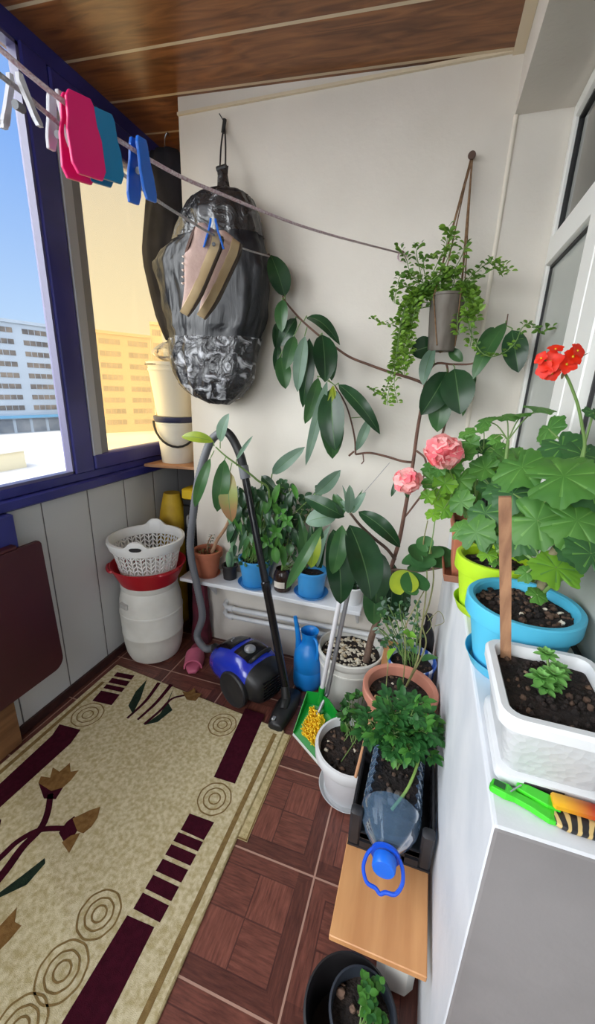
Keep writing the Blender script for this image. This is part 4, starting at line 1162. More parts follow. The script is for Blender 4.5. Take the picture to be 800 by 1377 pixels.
# ------------------------------------------------------------------ plant tools
def leafmat(name, c, c2, rough=.38, tl=.18, rib=None):
    return mat(name, c, rough, c2, 9, tl=tl, spec=.45)
M_rub = leafmat('rubber_leaf_green', (42, 76, 46), (30, 58, 36), .26)
M_rubl = leafmat('rubber_leaf_light', (66, 106, 60), (46, 84, 48), .28)
M_rubp = leafmat('rubber_leaf_underside', (112, 138, 118), (88, 116, 98), .42)
M_ribg = leafmat('leaf_midrib', (82, 116, 70), (70, 102, 62), .5)
M_yel = leafmat('yellow_green_leaf', (160, 172, 48), (124, 148, 46), .4)
M_ger = leafmat('geranium_leaf', (86, 136, 56), (62, 112, 46), .48, .22)
M_gerl = leafmat('young_geranium_leaf', (130, 178, 54), (98, 152, 46), .5, .3)
M_gerd = leafmat('geranium_leaf_deep', (60, 106, 54), (44, 86, 46), .5, .2)
M_trail = leafmat('trailing_leaf', (106, 144, 52), (78, 118, 42), .45, .25)
M_trailb = leafmat('trailing_leaf_bright', (140, 180, 70), (112, 156, 52), .45, .3)
M_herb = leafmat('herb_leaf', (54, 112, 52), (40, 92, 44), .5, .25)
M_herbl = leafmat('herb_leaf_young', (84, 146, 58), (64, 120, 50), .5, .3)
M_jade = leafmat('jade_leaf', (58, 96, 62), (40, 74, 48), .3, .1)
M_grey = leafmat('grey_green_leaf', (120, 140, 124), (88, 112, 96), .5, .15)
M_stem = mat('green_stem', (104, 134, 70), .6)
M_bark = mat('grey_brown_bark', (112, 90, 76), .85, (84, 66, 56), 30, bump=.5, bscale=60)
M_barkr = mat('young_red_bark', (110, 78, 64), .8, (86, 60, 50), 30)
M_soil = mat('dark_potting_soil', (44, 34, 30), .95, (28, 22, 20), 40, bump=1, bscale=90)
M_soilchip = mat('soil_bark_chip', (96, 74, 58), .9, (70, 52, 42), 20)
M_perl = mat('perlite_chip', (214, 206, 188), .8, (188, 178, 158), 40)
M_terra = mat('terracotta', (176, 104, 76), .75, (158, 92, 66), 8)
M_terra2 = mat('pale_terracotta_plastic', (190, 128, 108), .55, (178, 116, 98), 6)
M_bluepot = mat('mid_blue_plastic', (62, 146, 208), .4, (52, 134, 196), 6)
M_turq = mat('turquoise_plastic', (84, 184, 216), .4, (74, 174, 208), 6)
M_lime = mat('lime_green_plastic', (176, 214, 44), .4, (166, 204, 38), 6)
M_whitepot = mat('white_flowerpot_plastic', (222, 224, 226), .45, (212, 214, 216), 7)
M_dark = mat('blackish_pot_plastic', (34, 32, 34), .5)
def soil(c, r, z, parent, chips=22, light=0, name='soil', sx=1, sy=1, big=1.0, mats=None):
    m = MB(); c = V((c[0], c[1], z)); n = 30; rows = []
    for q in (0.02, .3, .55, .8, 1.0):
        rows.append([c + V((r * q * sx * math.cos(a), r * q * sy * math.sin(a), .006 * noise.noise(V((q * 5 + c.x * 9, math.cos(a) * 2, math.sin(a) * 2))) + .004 * (1 - q))) for a in [2 * PI * i / n for i in range(n)]])
    m.loft(rows, cap0=True, cap1=False)
    for i in range(chips):
        a = rnd(0, 2 * PI); q = math.sqrt(random.random()) * .93; s = rnd(.004, .010) * big * (r / .1) ** .5
        m.ball(c + V((r * q * sx * math.cos(a), r * q * sy * math.sin(a), .004)), s, 7, 5, (1 if random.random() < light else (2 if random.random() < .5 else 0)), (1, rnd(.6, 1), rnd(.5, .9)), jit=.5)
    return m.build(name, mats or [M_soil, M_perl, M_soilchip], parent)
def pot_lathe(c, r1, r0, h, rim=.018, lip=.006, th=.005, soil_z=.03, seg=44):
    """outer profile with a rolled rim, inner wall down to the soil"""
    rr = r1 - lip
    return [(r0, 0), (r0 + (rr - r0) * .02, .003), (rr - .001, h - rim - .002), (r1 - .001, h - rim), (r1, h - rim + .002), (r1, h - .003), (r1 - .003, h), (r1 - lip * .5 - th, h), (r1 - lip - th, h - .004), (rr - th - (rr - r0) * (soil_z / h) , h - soil_z - .006)]
def simple_pot(t, c, r1, r0, h, mt, **kw):
    sz = kw.get('soil_z', .03)
    o = MB().lathe(c, pot_lathe(c, r1, r0, h, **kw), 48, cap1=True).build('pot', mt, t, sharp=35)
    return V((c[0], c[1], c[2] + h - sz))
def saucer(label, c, r, mt, h=.018, group=None):
    m = MB().lathe(c, [(r * .84, 0), (r * .86, .0015), (r * .97, h * .85), (r, h), (r * .985, h), (r * .94, h * .7), (r * .84, .004), (0, .0035)], 48, cap1=False)
    return tag(m.build('saucer', mt, sharp=35), label, 'saucer', group)
def stemtube(pts, r, mt, t, name='stem', n=6):
    return MB().tube(catmull(pts, n), r, 8).build(name, mt, t)
def facing(p, k=.5, up=.6):
    """a normal partly towards the room"""
    d = (EYE - V(p)).normalized(); return (d * k + V((rnd(-.35, .35), rnd(-.35, .35), up + rnd(-.2, .2)))).normalized()

# ------------------------------------------------------------------ wall shelf and pipes
zsf = .482
m = MB(); m.box((-1.204, 1.700, zsf - .022), (-.20, YB - .001, zsf), bev=.003)
t = thing('plant_shelf', 'long white shelf with potted plants along the back wall', 'shelf', (-.7, 1.8, zsf))
m.build('board', mat('white_laminate', (222, 224, 228), .4, (210, 213, 218), 3), t, sharp=30)
m = MB(); m.box((-1.085, YB - .03, zsf - .06), (-.22, YB - .001, zsf - .0225), bev=.003); m.build('wall_batten', M_whitepot, t)
for x in (-1.075, -.235):
    m = MB(); m.prism([V((x, YB - .03, zsf - .0225)), V((x, 1.74, zsf - .0225)), V((x, YB - .03, zsf - .16))], (.012, 0, 0)); m.build('bracket', M_whitepot, t, smooth=False)
for z, lb, e in ((.262, 'upper of the two white heating pipes under the plant shelf', 1), (.208, 'lower of the two white heating pipes under the plant shelf', 0)):
    m = MB(); pts = [V((-1.015 - .0, YB - .0015, z + .012)), V((-1.012, YB - .03, z + .006)), V((-.995, YB - .045, z)), V((-.9, YB - .045, z)), V((.10, YB - .045, z + .022))]
    m.tube(pts, .0135, 14)
    t = thing('pipe', lb, 'pipe', (-.5, YB - .04, z), 'heating pipes'); m.build('tube', M_whitepot, t)
    for x in (-.965, -.34): MB().lathe((x, YB - .045, z + (x + .9) * .022), [(.018, -.012), (.0185, 0), (.018, .012)], 16, ax=(1, 0, .02)).build('clamp', M_whitepot, t)

# ------------------------------------------------------------------ pots on the shelf
# terracotta pot with dry plant
c = V((-1.078, 1.792, zsf)); saucer('terracotta saucer under the dry potted plant on the shelf', c, .070, M_terra, .014)
c = c + V((0, 0, .005))
t = thing('potted_plant', 'terracotta pot with a dry woody plant at the end of the white shelf', 'potted plant', c)
s0 = simple_pot(t, c, .083, .055, .148, M_terra, rim=.034, lip=.010)
soil(c, .068, s0.z, t, 30, .1)
m = MB()
m.tube(catmull([s0 + V((.02, .01, 0)), s0 + V((.05, .02, .08)), s0 + V((.10, .03, .16)), s0 + V((.13, .04, .24))], 5), [.011, .008], 8)
m.tube(catmull([s0 + V((-.01, .01, 0)), s0 + V((-.005, .02, .06)), s0 + V((.02, .02, .11))], 4), [.005, .003], 6)
m.build('stem', mat('dry_tan_stem', (176, 140, 110), .8, (150, 116, 90), 20), t)
m = MB()
for i in range(110):
    a = rnd(0, 2 * PI); q = rnd(0, .062); b_ = s0 + V((q * math.cos(a), q * math.sin(a), 0)); e = b_ + V((rnd(-.02, .02), rnd(-.02, .02), rnd(.008, .03)))
    m.leaf(b_, e, .008, V((rnd(-1, 1), rnd(-1, 1), 1)), n=3, mi=random.choice((0, 0, 1)))
for i in range(16):
    b_ = s0 + V((-.002 + .004 * i * .5, .015, .02 + .006 * i)); m.leaf(b_, b_ + V((rnd(-.02, .025), rnd(-.02, .0), rnd(-.004, .02))), .009, n=3, mi=2)
m.build('foliage', [mat('dry_red_leaf', (150, 84, 60), .8), mat('dry_olive_leaf', (112, 104, 56), .8), M_jade], t, smooth=False)
# small black pot with pale succulents
c = V((-.945, 1.80, zsf))
t = thing('potted_succulent', 'small black pot with an upright pale succulent between terracotta and blue pots', 'potted plant', c)
s0 = simple_pot(t, c, .046, .036, .082, M_dark, rim=.012)
soil(c, .036, s0.z, t, 8)
m = MB()
def paddle(b_, e, w, mi=0, th=.006):
    """thick paddle leaf"""
    ax_ = (e - b_); L = ax_.length; ax_.normalize(); sd_ = ax_.cross((EYE - b_).normalized()).normalized(); nn = sd_.cross(ax_)
    R = []
    for i in range(8):
        q = i / 7; ww = w / 2 * (math.sin(PI * (q * .93 + .05)) ** .55) * (.55 + .45 * q); R.append([b_ + ax_ * L * q + sd_ * ww * math.cos(a) + nn * th * math.sin(a) * (.4 + ww / w) for a in [2 * PI * k / 10 for k in range(10)]])
    m.loft(R, mi)
tp = at(318, 702, Y=1.76)
paddle(s0 + V((.008, 0, 0)), at(312, 735, Y=1.78), .05); paddle(at(312, 738, Y=1.775), at(318, 690, Y=1.77), .062); paddle(at(313, 712, Y=1.76), at(306, 680, Y=1.76), .04); paddle(at(318, 705, Y=1.76), at(327, 672, Y=1.765), .045); paddle(s0 + V((0, -.01, 0)), at(307, 742, Y=1.75), .04)
m.build('foliage', leafmat('pale_cactus_pad', (132, 170, 132), (104, 146, 110), .5, .05), t)
# ---- big blue pot with mixed greenery
c = V((-.788, 1.789, zsf)); saucer('blue saucer under the large blue pot with dense greenery', c, .094, M_bluepot, .018)
c = c + V((0, 0, .005))
t = thing('potted_plant', 'large blue pot overflowing with mixed green leaves in the middle of the shelf', 'potted plant', c)
s0 = simple_pot(t, c, .092, .066, .150, M_bluepot, rim=.022, lip=.008)
soil(c, .075, s0.z, t, 14)
m = MB(); st = MB()
# arching stem with long rubber leaves reaching towards the window
S = [s0, at(362, 668, Y=1.70), at(345, 645, Y=1.63), at(322, 627, Y=1.58), at(303, 613, Y=1.55), at(290, 601, Y=1.54)]
st.tube(catmull(S, 6), [.006, .003], 8)
LV = [((287, 594), (244, 587), 15, 'y', .10), ((296, 594), (308, 556), 15, 'p', .1), ((283, 616), (262, 682), 14, 'l', .12), ((302, 618), (292, 688), 21, 'l', .14), ((309, 634), (312, 702), 26, 'o', .1), ((318, 618), (340, 586), 5, 'p', .05)]
mi_ = {'r': 0, 'l': 1, 'p': 2, 'y': 3, 'b': 5, 'o': 7}
LM = [M_rub, M_rubl, M_rubp, M_yel, M_ribg, M_herbl, M_jade, leafmat('olive_browning_leaf', (120, 128, 60), (138, 104, 70), .5)]
nodes = [at(288, 600, Y=1.54), at(296, 603, Y=1.545), at(288, 606, Y=1.545), at(304, 614, Y=1.55), at(312, 622, Y=1.56), at(318, 626, Y=1.57)]
for (b_, e, w, k_, bd), nd in zip(LV, nodes):
    B, E_ = at(*b_, Y=1.545), at(*e, Y=1.52); st.tube([nd, B], .0022, 6)
    m.leaf(B, E_, w * .0036, facing(B, .8, .3), bd, .2, 10, 'oval', mi_[k_], 4)
for (b_, e, w, k_) in (((366, 637), (410, 601), 17, 'p'), ((424, 664), (458, 632), 18, 'p'), ((352, 640), (372, 660), 14, 'r')):
    B, E_ = at(*b_, Y=1.74), at(*e, Y=1.72); st.tube([s0 + V((.02, 0, .0)), s0.lerp(B, .6) + V((0, .02, .03)), B], .003, 6); m.leaf(B, E_, w * .0036, facing(B, .9, .3), .1, .2, 9, 'oval', mi_[k_], 4)
random.seed(11)
# dense mass: broad hanging green leaves, lobed bright leaves and round jade leaves
for i in range(120):
    x, y = rnd(312, 394), rnd(648, 738); Yd = rnd(1.70, 1.82)
    B = at(x, y, Y=Yd); E_ = at(x + rnd(-14, 14), y + rnd(14, 34), Y=Yd - rnd(.0, .04)); kind = random.random()
    m.leaf(B, E_, rnd(.024, .046), facing(B, .8, .4), rnd(.04, .14), .25, 6, 'oval' if kind < .6 else 'ovate', 0 if kind < .3 else (5 if kind < .52 else (6 if kind < .8 else 1)))
    if i % 2 == 0: st.tube([s0 + V((rnd(-.05, .05), rnd(-.04, .04), 0)), B], .0018, 5)
for i in range(26):
    a = rnd(0, 2 * PI); B = c + V((.088 * math.cos(a), .075 * math.sin(a) - .02, .148)); m.leaf(B, B + V((rnd(-.02, .02), rnd(-.03, .0), rnd(-.035, .02))), .026, facing(B), .05, .2, 4, 'oval', 6)
for (x, y) in ((372, 715), (386, 700), (360, 728), (378, 690)):       # bright lobed leaves
    B = at(x, y, Y=1.68)
    for k_ in range(5):
        a = -PI * .9 + k_ * PI * .45; m.leaf(B, B + V((.045 * math.cos(a - .7), -.01, .045 * math.sin(a - .7))), .026, facing(B, .9, .2), .05, .2, 5, 'ovate', 5)
m.build('foliage', LM, t); st.build('stem', M_stem, t)
# ---- jar with a dark plant
c = V((-.628, 1.780, zsf))
t = thing('jar_planter', 'dark glass jar with a pale label holding a plant between two blue pots', 'jar', c)
MB().lathe(c, [(.034, 0), (.044, .006), (.048, .02), (.048, .085), (.042, .105), (.036, .115), (.037, .124), (.033, .124), (.031, .112), (.0, .108)], 32, cap1=False).build('jar', mat('dark_brown_glass', (40, 26, 22), .15, (54, 36, 28), 12), t)
m = MB(); n = 14; lo, hi = [], []
for i in range(n + 1):
    a = -PI / 2 - .75 + 1.3 * i / n; lo.append(c + V((.0488 * math.cos(a), .0488 * math.sin(a), .030))); hi.append(c + V((.0488 * math.cos(a), .0488 * math.sin(a), .064)))
m.loft([lo, hi], cap0=False, cap1=False, closed=False); m.build('label', mat('paper_label', (214, 206, 194), .7), t)
m = MB(); st = MB(); tp = c + V((0, 0, .115))
random.seed(5)
for i in range(9):           # glossy round-leafed stems behind
    x, y = rnd(372, 432), rnd(640, 678); e = at(x, y, Y=rnd(1.78, 1.84)); P = catmull([tp + V((rnd(-.01, .01), rnd(-.01, .01), -.02)), tp.lerp(e, .5) + V((0, .02, .02)), e], 6); st.tube(P, [.004, .002], 6)
    for j in range(4, len(P)):
        for s in (-1, 1): m.leaf(P[j], P[j] + V((s * rnd(.018, .034), rnd(-.02, .02), rnd(-.004, .022))), rnd(.022, .034), facing(P[j], .8, .3), .05, .15, 5, 'oval', 0)
for i in range(30):
    x, y = rnd(384, 416), rnd(700, 762); B = at(x, y, Y=rnd(1.74, 1.80)); m.leaf(B, B + V((rnd(-.03, .03), rnd(-.03, .01), rnd(-.02, .04))), rnd(.012, .02), facing(B), .05, .2, 4, 'lance', random.choice((0, 1, 2)))
    if i % 3 == 0: st.tube([tp, B], .0016, 5)
m.build('foliage', [M_jade, mat('dark_reddish_leaf', (70, 52, 48), .5), M_grey], t); st.build('stem', M_stem, t)
# ---- second blue pot
c = V((-.475, 1.794, zsf)); saucer('blue saucer under the smaller blue pot at the right part of the shelf', c, .090, M_bluepot, .018)
c = c + V((0, 0, .005))
t = thing('potted_plant', 'smaller ribbed blue pot with strap leaves on the shelf beside the jar', 'potted plant', c)
m = MB().lathe(c, pot_lathe(c, .080, .066, .135, rim=.02, lip=.006), 56, wob=lambda a, z: 1 - (.018 if (.01 < z < .11 and math.cos(a * 7) > .9) else 0), cap1=True); m.build('pot', M_bluepot, t, sharp=35)
s0 = V((c.x, c.y, c.z + .105)); soil(c, .066, s0.z, t, 10)
m = MB()
for (x0, y0, x1, y1, w, k_) in ((418, 762, 402, 690, 20, 1), (422, 762, 428, 690, 22, 0), (412, 765, 388, 742, 10, 1), (425, 763, 445, 705, 20, 2), (428, 764, 418, 700, 18, 0), (414, 764, 398, 716, 14, 1), (430, 764, 438, 730, 14, 0)):
    B = at(x0, y0, Y=1.79); m.leaf(B, at(x1, y1, Y=1.74), w * .0034, facing(B, .9, .2), .14, .3, 9, 'lance', k_, 3)
m.build('foliage', [M_rub, M_rubl, M_rubp, M_ribg], t)
# ---- little white pot at the far end, half hidden by the big leaves
c = V((-.262, 1.792, zsf))
t = thing('potted_plant', 'small white pot at the end of the shelf behind the big drooping leaves', 'potted plant', c)
s0 = simple_pot(t, c, .062, .048, .095, M_whitepot, rim=.014)
soil(c, .050, s0.z, t, 10); m = MB()
for i in range(14):
    a = rnd(0, 6.3); m.leaf(s0 + V((rnd(-.02, .02), rnd(-.02, .02), 0)), s0 + V((.05 * math.cos(a), .04 * math.sin(a), rnd(.03, .10))), .02, (0, 0, 1), .1, .2, 5, 'lance', 0)
m.build('foliage', M_jade, t)
# ------------------------------------------------------------------ rubber tree in the white bucket
random.seed(21)
c = V((-.232, 1.702, 0))
t = thing('rubber_tree', 'tall rubber plant in a white bucket of pale chips spreading over the back wall', 'potted plant', c)
prof = [(.130, 0), (.136, .006), (.150, .20), (.151, .203), (.154, .204), (.154, .212), (.151, .213), (.152, .24), (.157, .245), (.162, .262), (.163, .28), (.160, .284), (.153, .284), (.150, .262), (.147, .235)]
MB().lathe(c, prof, 52).build('bucket', M_whiteplastic, t, sharp=30)
s0 = c + V((0, 0, .242))
M_chip2 = mat('tan_chip', (176, 156, 124), .85)
soil(c, .146, s0.z, t, 250, .62, mats=[M_soil, M_perl, M_chip2], big=.95)
tr = MB(); st = MB(); lf = MB()
LM = [M_rub, M_rubl, M_rubp, M_yel, M_ribg, M_gerl]
def A(x, y, Y=1.78): return at(x, y, Y=Y)
b0 = at(492, 890, Z=.245); top = A(525, 766, 1.74)
tr.tube(catmull([b0, A(500, 855, 1.70), A(515, 812, 1.725), A(521, 785, 1.735), top], 6), [.017, .012], 12)
tr.tube(catmull([top + V((0, 0, -.015)), A(512, 757, 1.745), A(504, 755, 1.75)], 4), [.016, .013], 10)      # pruned stub
tr.tube(catmull([top, A(560, 768, 1.74), A(598, 762, 1.735)], 5), [.009, .006], 8)
tr.build('trunk', M_bark, t)
# main upright stem
st.tube(catmull([top, A(536, 730, 1.75), A(543, 694, 1.76), A(550, 655, 1.775), A(556, 618, 1.785), A(561, 580, 1.79), A(568, 540, 1.79), A(572, 512, 1.79)], 6), [.0095, .006], 8)
st.tube(catmull([A(550, 655, 1.775), A(570, 640, 1.77), A(572, 618, 1.775), A(560, 606, 1.78)], 5), .0045, 7)
# branch running left along the wall
st.tube(catmull([A(571, 516), A(553, 509), A(520, 499), A(495, 490), A(470, 480), A(448, 465), A(430, 452), A(405, 430), A(384, 406), A(380, 398)], 6), [.006, .0035], 8)
# lower left branch with the kinked end
st.tube(catmull([A(556, 622, 1.785), A(540, 620), A(520, 614), A(497, 609), A(478, 611)], 5), [.0055, .0045], 8)
st.tube(catmull([A(478, 611), A(477, 590), A(471, 562), A(463, 540), A(450, 518)], 5), [.0045, .003], 8)
st.tube([A(476, 607), A(469, 613)], .005, 6); st.tube([A(488, 610), A(489, 620), A(486, 624)], .003, 5)
# right branches
st.tube(catmull([A(571, 515), A(584, 490), A(610, 490), A(638, 488), A(662, 470), A(678, 447), A(683, 422)], 5), [.005, .002], 8)
st.tube(catmull([A(588, 610, 1.79), A(592, 592, 1.79), A(598, 572, 1.79), A(603, 540, 1.79), A(602, 500, 1.785), A(600, 489, 1.78)], 5), [.005, .004], 8)
st.tube(catmull([A(543, 697, 1.76), A(556, 680, 1.76), A(573, 655, 1.77), A(588, 610, 1.79)], 5), [.004, .0045], 8)
# thin tie string from the lower branch
st.build('stem', M_barkr, t)
MB().tube([A(524, 622), A(500, 650, 1.80), A(477, 676, 1.82)], .0012, 5).build('tie_string', mat('grey_string', (140, 140, 146), .8), t)
def L(b, e, w, mi=0, Y0=1.77, Y1=1.74, bend=.08, shape='oval', k=.85, up=.25, fold=.22, sc=.0036, stalk=None, curl=0, n=10):
    B, E_ = at(*b, Y=Y0), at(*e, Y=Y1)
    nn = facing(B, k, up)
    lf.leaf(B, E_, w * sc, nn, bend, fold, n, shape, mi, 4, curl=curl)
    if stalk: stk.tube(catmull([at(*stalk, Y=Y0 + .01), B + (V((0, 0, .006)))  , B], 4), .0022, 6)
stk = MB()
# upper left cluster
L((383, 399), (364, 343), 27, 0, 1.80, 1.78, stalk=(384, 406)); L((380, 403), (379, 447), 17, 1, 1.77, 1.74, stalk=(382, 402)); L((398, 428), (376, 466), 19, 0, 1.80, 1.79, stalk=(404, 430))
L((396, 452), (384, 497), 17, 1, 1.75, 1.72, stalk=(405, 432)); L((372, 434), (371, 470), 14, 0, 1.79, 1.78); L((374, 462), (371, 500), 11, 0, 1.80, 1.79)
L((377, 480), (384, 523), 20, 1, 1.78, 1.76, stalk=(392, 450)); L((410, 452), (400, 527), 17, 2, 1.75, 1.72, stalk=(413, 440)); L((416, 455), (407, 548), 19, 0, 1.79, 1.77)
L((412, 427), (457, 464), 15, 0, 1.77, 1.73, bend=.22, stalk=(408, 433)); L((433, 450), (437, 514), 30, 0, 1.75, 1.71, fold=.3, stalk=(430, 452)); L((446, 462), (446, 512), 14, 0, 1.79, 1.78)
# left middle cluster around the shoot
L((440, 512), (411, 626), 13, 2, 1.76, 1.70, bend=.06, fold=.1, stalk=(450, 518)); L((428, 508), (410, 570), 17, 1, 1.76, 1.72, stalk=(448, 516)); L((446, 522), (451, 606), 34, 0, 1.76, 1.70, fold=.3); L((439, 538), (447, 617), 32, 1, 1.79, 1.75)
L((455, 517), (511, 584), 18, 0, 1.77, 1.72, bend=.2, stalk=(450, 519)); L((497, 562), (479, 606), 12, 2, 1.76, 1.74, bend=.15, stalk=(472, 562)); L((432, 520), (426, 560), 12, 0, 1.79, 1.78)
for i in range(4): lf.leaf(A(448, 518, 1.75), A(446 + rnd(-8, 8), 540 + rnd(-6, 6), 1.73), .014, facing(A(448, 518)), .05, .2, 6, 'lance', 3)
# centre cluster under the hanging planter
L((584, 464), (552, 474), 25, 0, 1.79, 1.77); L((583, 467), (569, 518), 17, 2, 1.75, 1.72, stalk=(584, 490)); L((601, 500), (566, 558), 32, 0, 1.78, 1.73, stalk=(600, 490)); L((611, 496), (619, 557), 36, 0, 1.77, 1.72, stalk=(609, 490)); L((595, 522), (588, 581), 26, 1, 1.80, 1.77)
L((604, 470), (622, 486), 12, 1, 1.79, 1.78); L((680, 434), (636, 510), 19, 1, 1.76, 1.70, stalk=(681, 432)); L((688, 444), (697, 501), 24, 0, 1.72, 1.68, stalk=(681, 438))
L((664, 440), (640, 472), 12, 1, 1.77, 1.74); L((640, 505), (622, 560), 10, 1, 1.80, 1.79, bend=.15)
L((546, 645), (548, 670), 8, 0, 1.77, 1.76); L((538, 640), (526, 668), 7, 0, 1.77, 1.75)
# big glossy leaves that droop towards the room from a side shoot
nd = A(471, 690, 1.46)
st2 = MB(); st2.tube(catmull([A(531, 752, 1.745), A(520, 738, 1.70), A(503, 724, 1.62), A(484, 706, 1.52), nd], 6), [.008, .005], 8); st2.build('branch', M_bark, t)
S3 = .0031
def G(b, e, w, mi, Y0=1.50, Y1=1.44, **kw):
    if Y0 < 1.57: Y0 -= .06; Y1 -= .06
    L(b, e, w, mi, Y0, Y1, sc=S3, **kw)
G((470, 706), (499, 806), 46, 0, 1.49, 1.42, bend=.10, fold=.28, n=14); G((448, 712), (458, 812), 40, 0, 1.52, 1.46, bend=.12, fold=.3, n=14); G((460, 706), (447, 772), 22, 1, 1.46, 1.43, bend=.12)
G((503, 775), (502, 840), 34, 1, 1.62, 1.58, fold=.3); G((508, 740), (505, 812), 40, 0, 1.63, 1.58); G((482, 688), (538, 736), 21, 0, 1.53, 1.50, bend=.24, n=14); G((434, 706), (385, 792), 15, 1, 1.50, 1.44, bend=.14)
G((427, 714), (418, 764), 21, 3, 1.56, 1.54); G((463, 695), (409, 668), 22, 0, 1.54, 1.52, bend=.16); G((453, 694), (411, 702), 28, 2, 1.54, 1.52, bend=.1); G((468, 690), (470, 652), 13, 2, 1.52, 1.50); G((474, 690), (492, 662), 12, 2, 1.53, 1.52); G((462, 692), (448, 664), 14, 1, 1.54, 1.53)
G((528, 756), (520, 842), 30, 0, 1.76, 1.74); G((543, 770), (538, 836), 26, 0, 1.77, 1.76)
for i in range(7): lf.leaf(nd, at(471 + rnd(-20, 22), 672 + rnd(-22, 12), Y=1.49), .016, facing(nd), .08, .2, 6, 'lance', random.choice((1, 2, 2)))
lf.build('foliage', LM, t); stk.build('leaf_stalk', M_stem, t)

# ------------------------------------------------------------------ hanging planter
hk = at(634, 212, Y=YB - .012)
pc = V((at(598, 430, Y=1.755).x, 1.772, at(598, 472, Y=1.755).z))
t = thing('hanging_planter', 'grey planter hanging on cords from a wall nail with trailing green plant', 'hanging planter', pc)
k_ = 40; HP = .200
m = MB(); prof = [(.046, 0), (.050, .006), (.052, .03), (.064, HP - .01), (.067, HP - .008), (.067, HP), (.062, HP), (.058, HP - .03)]
m.lathe(pc, prof, 48, wob=lambda a, z: 1 - .02 * (abs(math.sin(a * 6)) ** 8))
m.build('pot', mat('weathered_grey_pot', (122, 116, 108), .8, (92, 84, 76), 6, stretch=(3, 3, 1)), t, sharp=40)
s0 = pc + V((0, 0, HP - .03)); soil(pc, .056, s0.z, t, 12)
m = MB()
for i, a in enumerate((-2.4, -.9, .5, 2.0)):
    r = pc + V((.069 * math.cos(a), .069 * math.sin(a) * .98, HP - .012)); q = pc + V((.054 * math.cos(a + .5), .054 * math.sin(a + .5), .02)); b_ = pc + V((0, 0, -.004))
    m.tube([hk + V((.003 * math.cos(a), -.004, -.004)), hk.lerp(r, .5) + V((0, -.004, 0)), r, q, b_], .0026, 6)
    if i < 2: m.tube([hk + V((.004, -.006, -.004)), hk.lerp(r, .5) + V((.003, -.006, 0)), r + V((.002, -.003, 0))], .0026, 6)
m.build('cord', mat('jute_cord', (134, 104, 76), .9, (104, 78, 56), 60), t)
m = MB(); m.lathe(hk + V((0, -.02, 0)), [(.013, 0), (.014, .004), (.006, .010), (.004, .031)], 16, ax=(0, 1, 0)); m.build('nail', M_nail, t)
random.seed(33)
m = MB(); st = MB()
def strand(pts, lw=.024, dens=1.0, bright=.3, Y0=1.74, Y1=1.70, spread=.03, src=True):
    n_ = len(pts); P = [at(x, y, Y=Y0 + (Y1 - Y0) * i / max(1, n_ - 1) + rnd(-.008, .008)) for i, (x, y) in enumerate(pts)]
    if src: P = [s0 + V((rnd(-.03, .03), rnd(-.03, .02), 0)), ] + P
    Q = catmull(P, max(3, int(5 * dens))); st.tube(Q, [.0022, .0013], 5)
    for i, p in enumerate(Q[1:]):
        for s in (-1, 1):
            d = V((rnd(-.4, .4) + s * .8, rnd(-.8, .1), rnd(-.5, .8))).normalized(); Lh = lw * rnd(.75, 1.25)
            b_ = p + d * .005; m.leaf(b_, b_ + d * Lh, Lh * rnd(.55, .75), facing(p, .6, .6), .08, .25, 4, 'oval', 1 if random.random() < bright else 0)
# left cascade
for i in range(15):
    x0 = rnd(-9, 9); strand([(572 + x0 * .5, 392), (556 + x0, 402 + rnd(-6, 6)), (546 + x0, 436), (542 + x0 * 1.2, 468 + rnd(-6, 8)), (536 + x0 * 1.2, 500 + rnd(-8, 6))][:random.choice((3, 4, 5, 5))], .022, 1.0, .5)
strand([(560, 410), (540, 455), (530, 500), (522, 530), (521, 545)], .02, 1.2, .3); strand([(555, 420), (538, 470), (530, 515), (535, 542)], .02, 1.2, .3); strand([(558, 405), (535, 470), (520, 520), (508, 530), (499, 522)], .017, 1, .2)
strand([(566, 396), (545, 418), (525, 436), (500, 428)], .018, 1.1, .2); strand([(566, 392), (545, 385), (533, 392), (530, 408)], .02, 1, .2); strand([(570, 388), (552, 366), (546, 348), (536, 332)], .02, 1.1, .15); strand([(572, 386), (564, 360), (560, 338), (566, 328)], .02, 1, .2)
strand([(578, 385), (590, 350), (600, 330), (602, 306)], .024, 1.1, .25); strand([(585, 384), (600, 352), (608, 325), (606, 312)], .022, 1.1, .2); strand([(600, 384), (618, 350), (626, 330)], .022, 1, .4)
strand([(575, 386), (556, 372), (540, 370), (533, 385)], .02, 1, .1); strand([(577, 386), (570, 350), (588, 340)], .02, 1, .2)
# right side
strand([(618, 386), (640, 366), (662, 352), (686, 364)], .022, 1.2, .2); strand([(620, 388), (645, 372), (668, 360), (676, 372)], .020, 1.0, .1)
for i in range(9): strand([(622 + rnd(-3, 3), 388), (634 + rnd(-6, 8), 392 + rnd(-5, 8)), (640 + rnd(-8, 10), 412 + rnd(-8, 8)), (632 + rnd(-8, 10), 430 + rnd(-6, 12))][:random.choice((3, 3, 4))], .024, 1.0, .35)
strand([(622, 390), (616, 420), (615, 440), (617, 450)], .022, 1.0, .9); strand([(625, 390), (632, 420), (634, 450), (632, 466)], .02, .8, .7)
strand([(622, 396), (631, 440), (644, 470), (658, 479), (674, 476), (692, 462), (702, 441), (714, 436), (728, 447), (741, 440)], .017, .9, .1, 1.72, 1.60)
for i in range(5): strand([(588 + rnd(-14, 24), 384), (590 + rnd(-14, 24), 374), (592 + rnd(-18, 28), 362)], .022, 1, .2)
m.build('foliage', [M_trail, M_trailb], t, smooth=True); st.build('stem', M_stem, t)
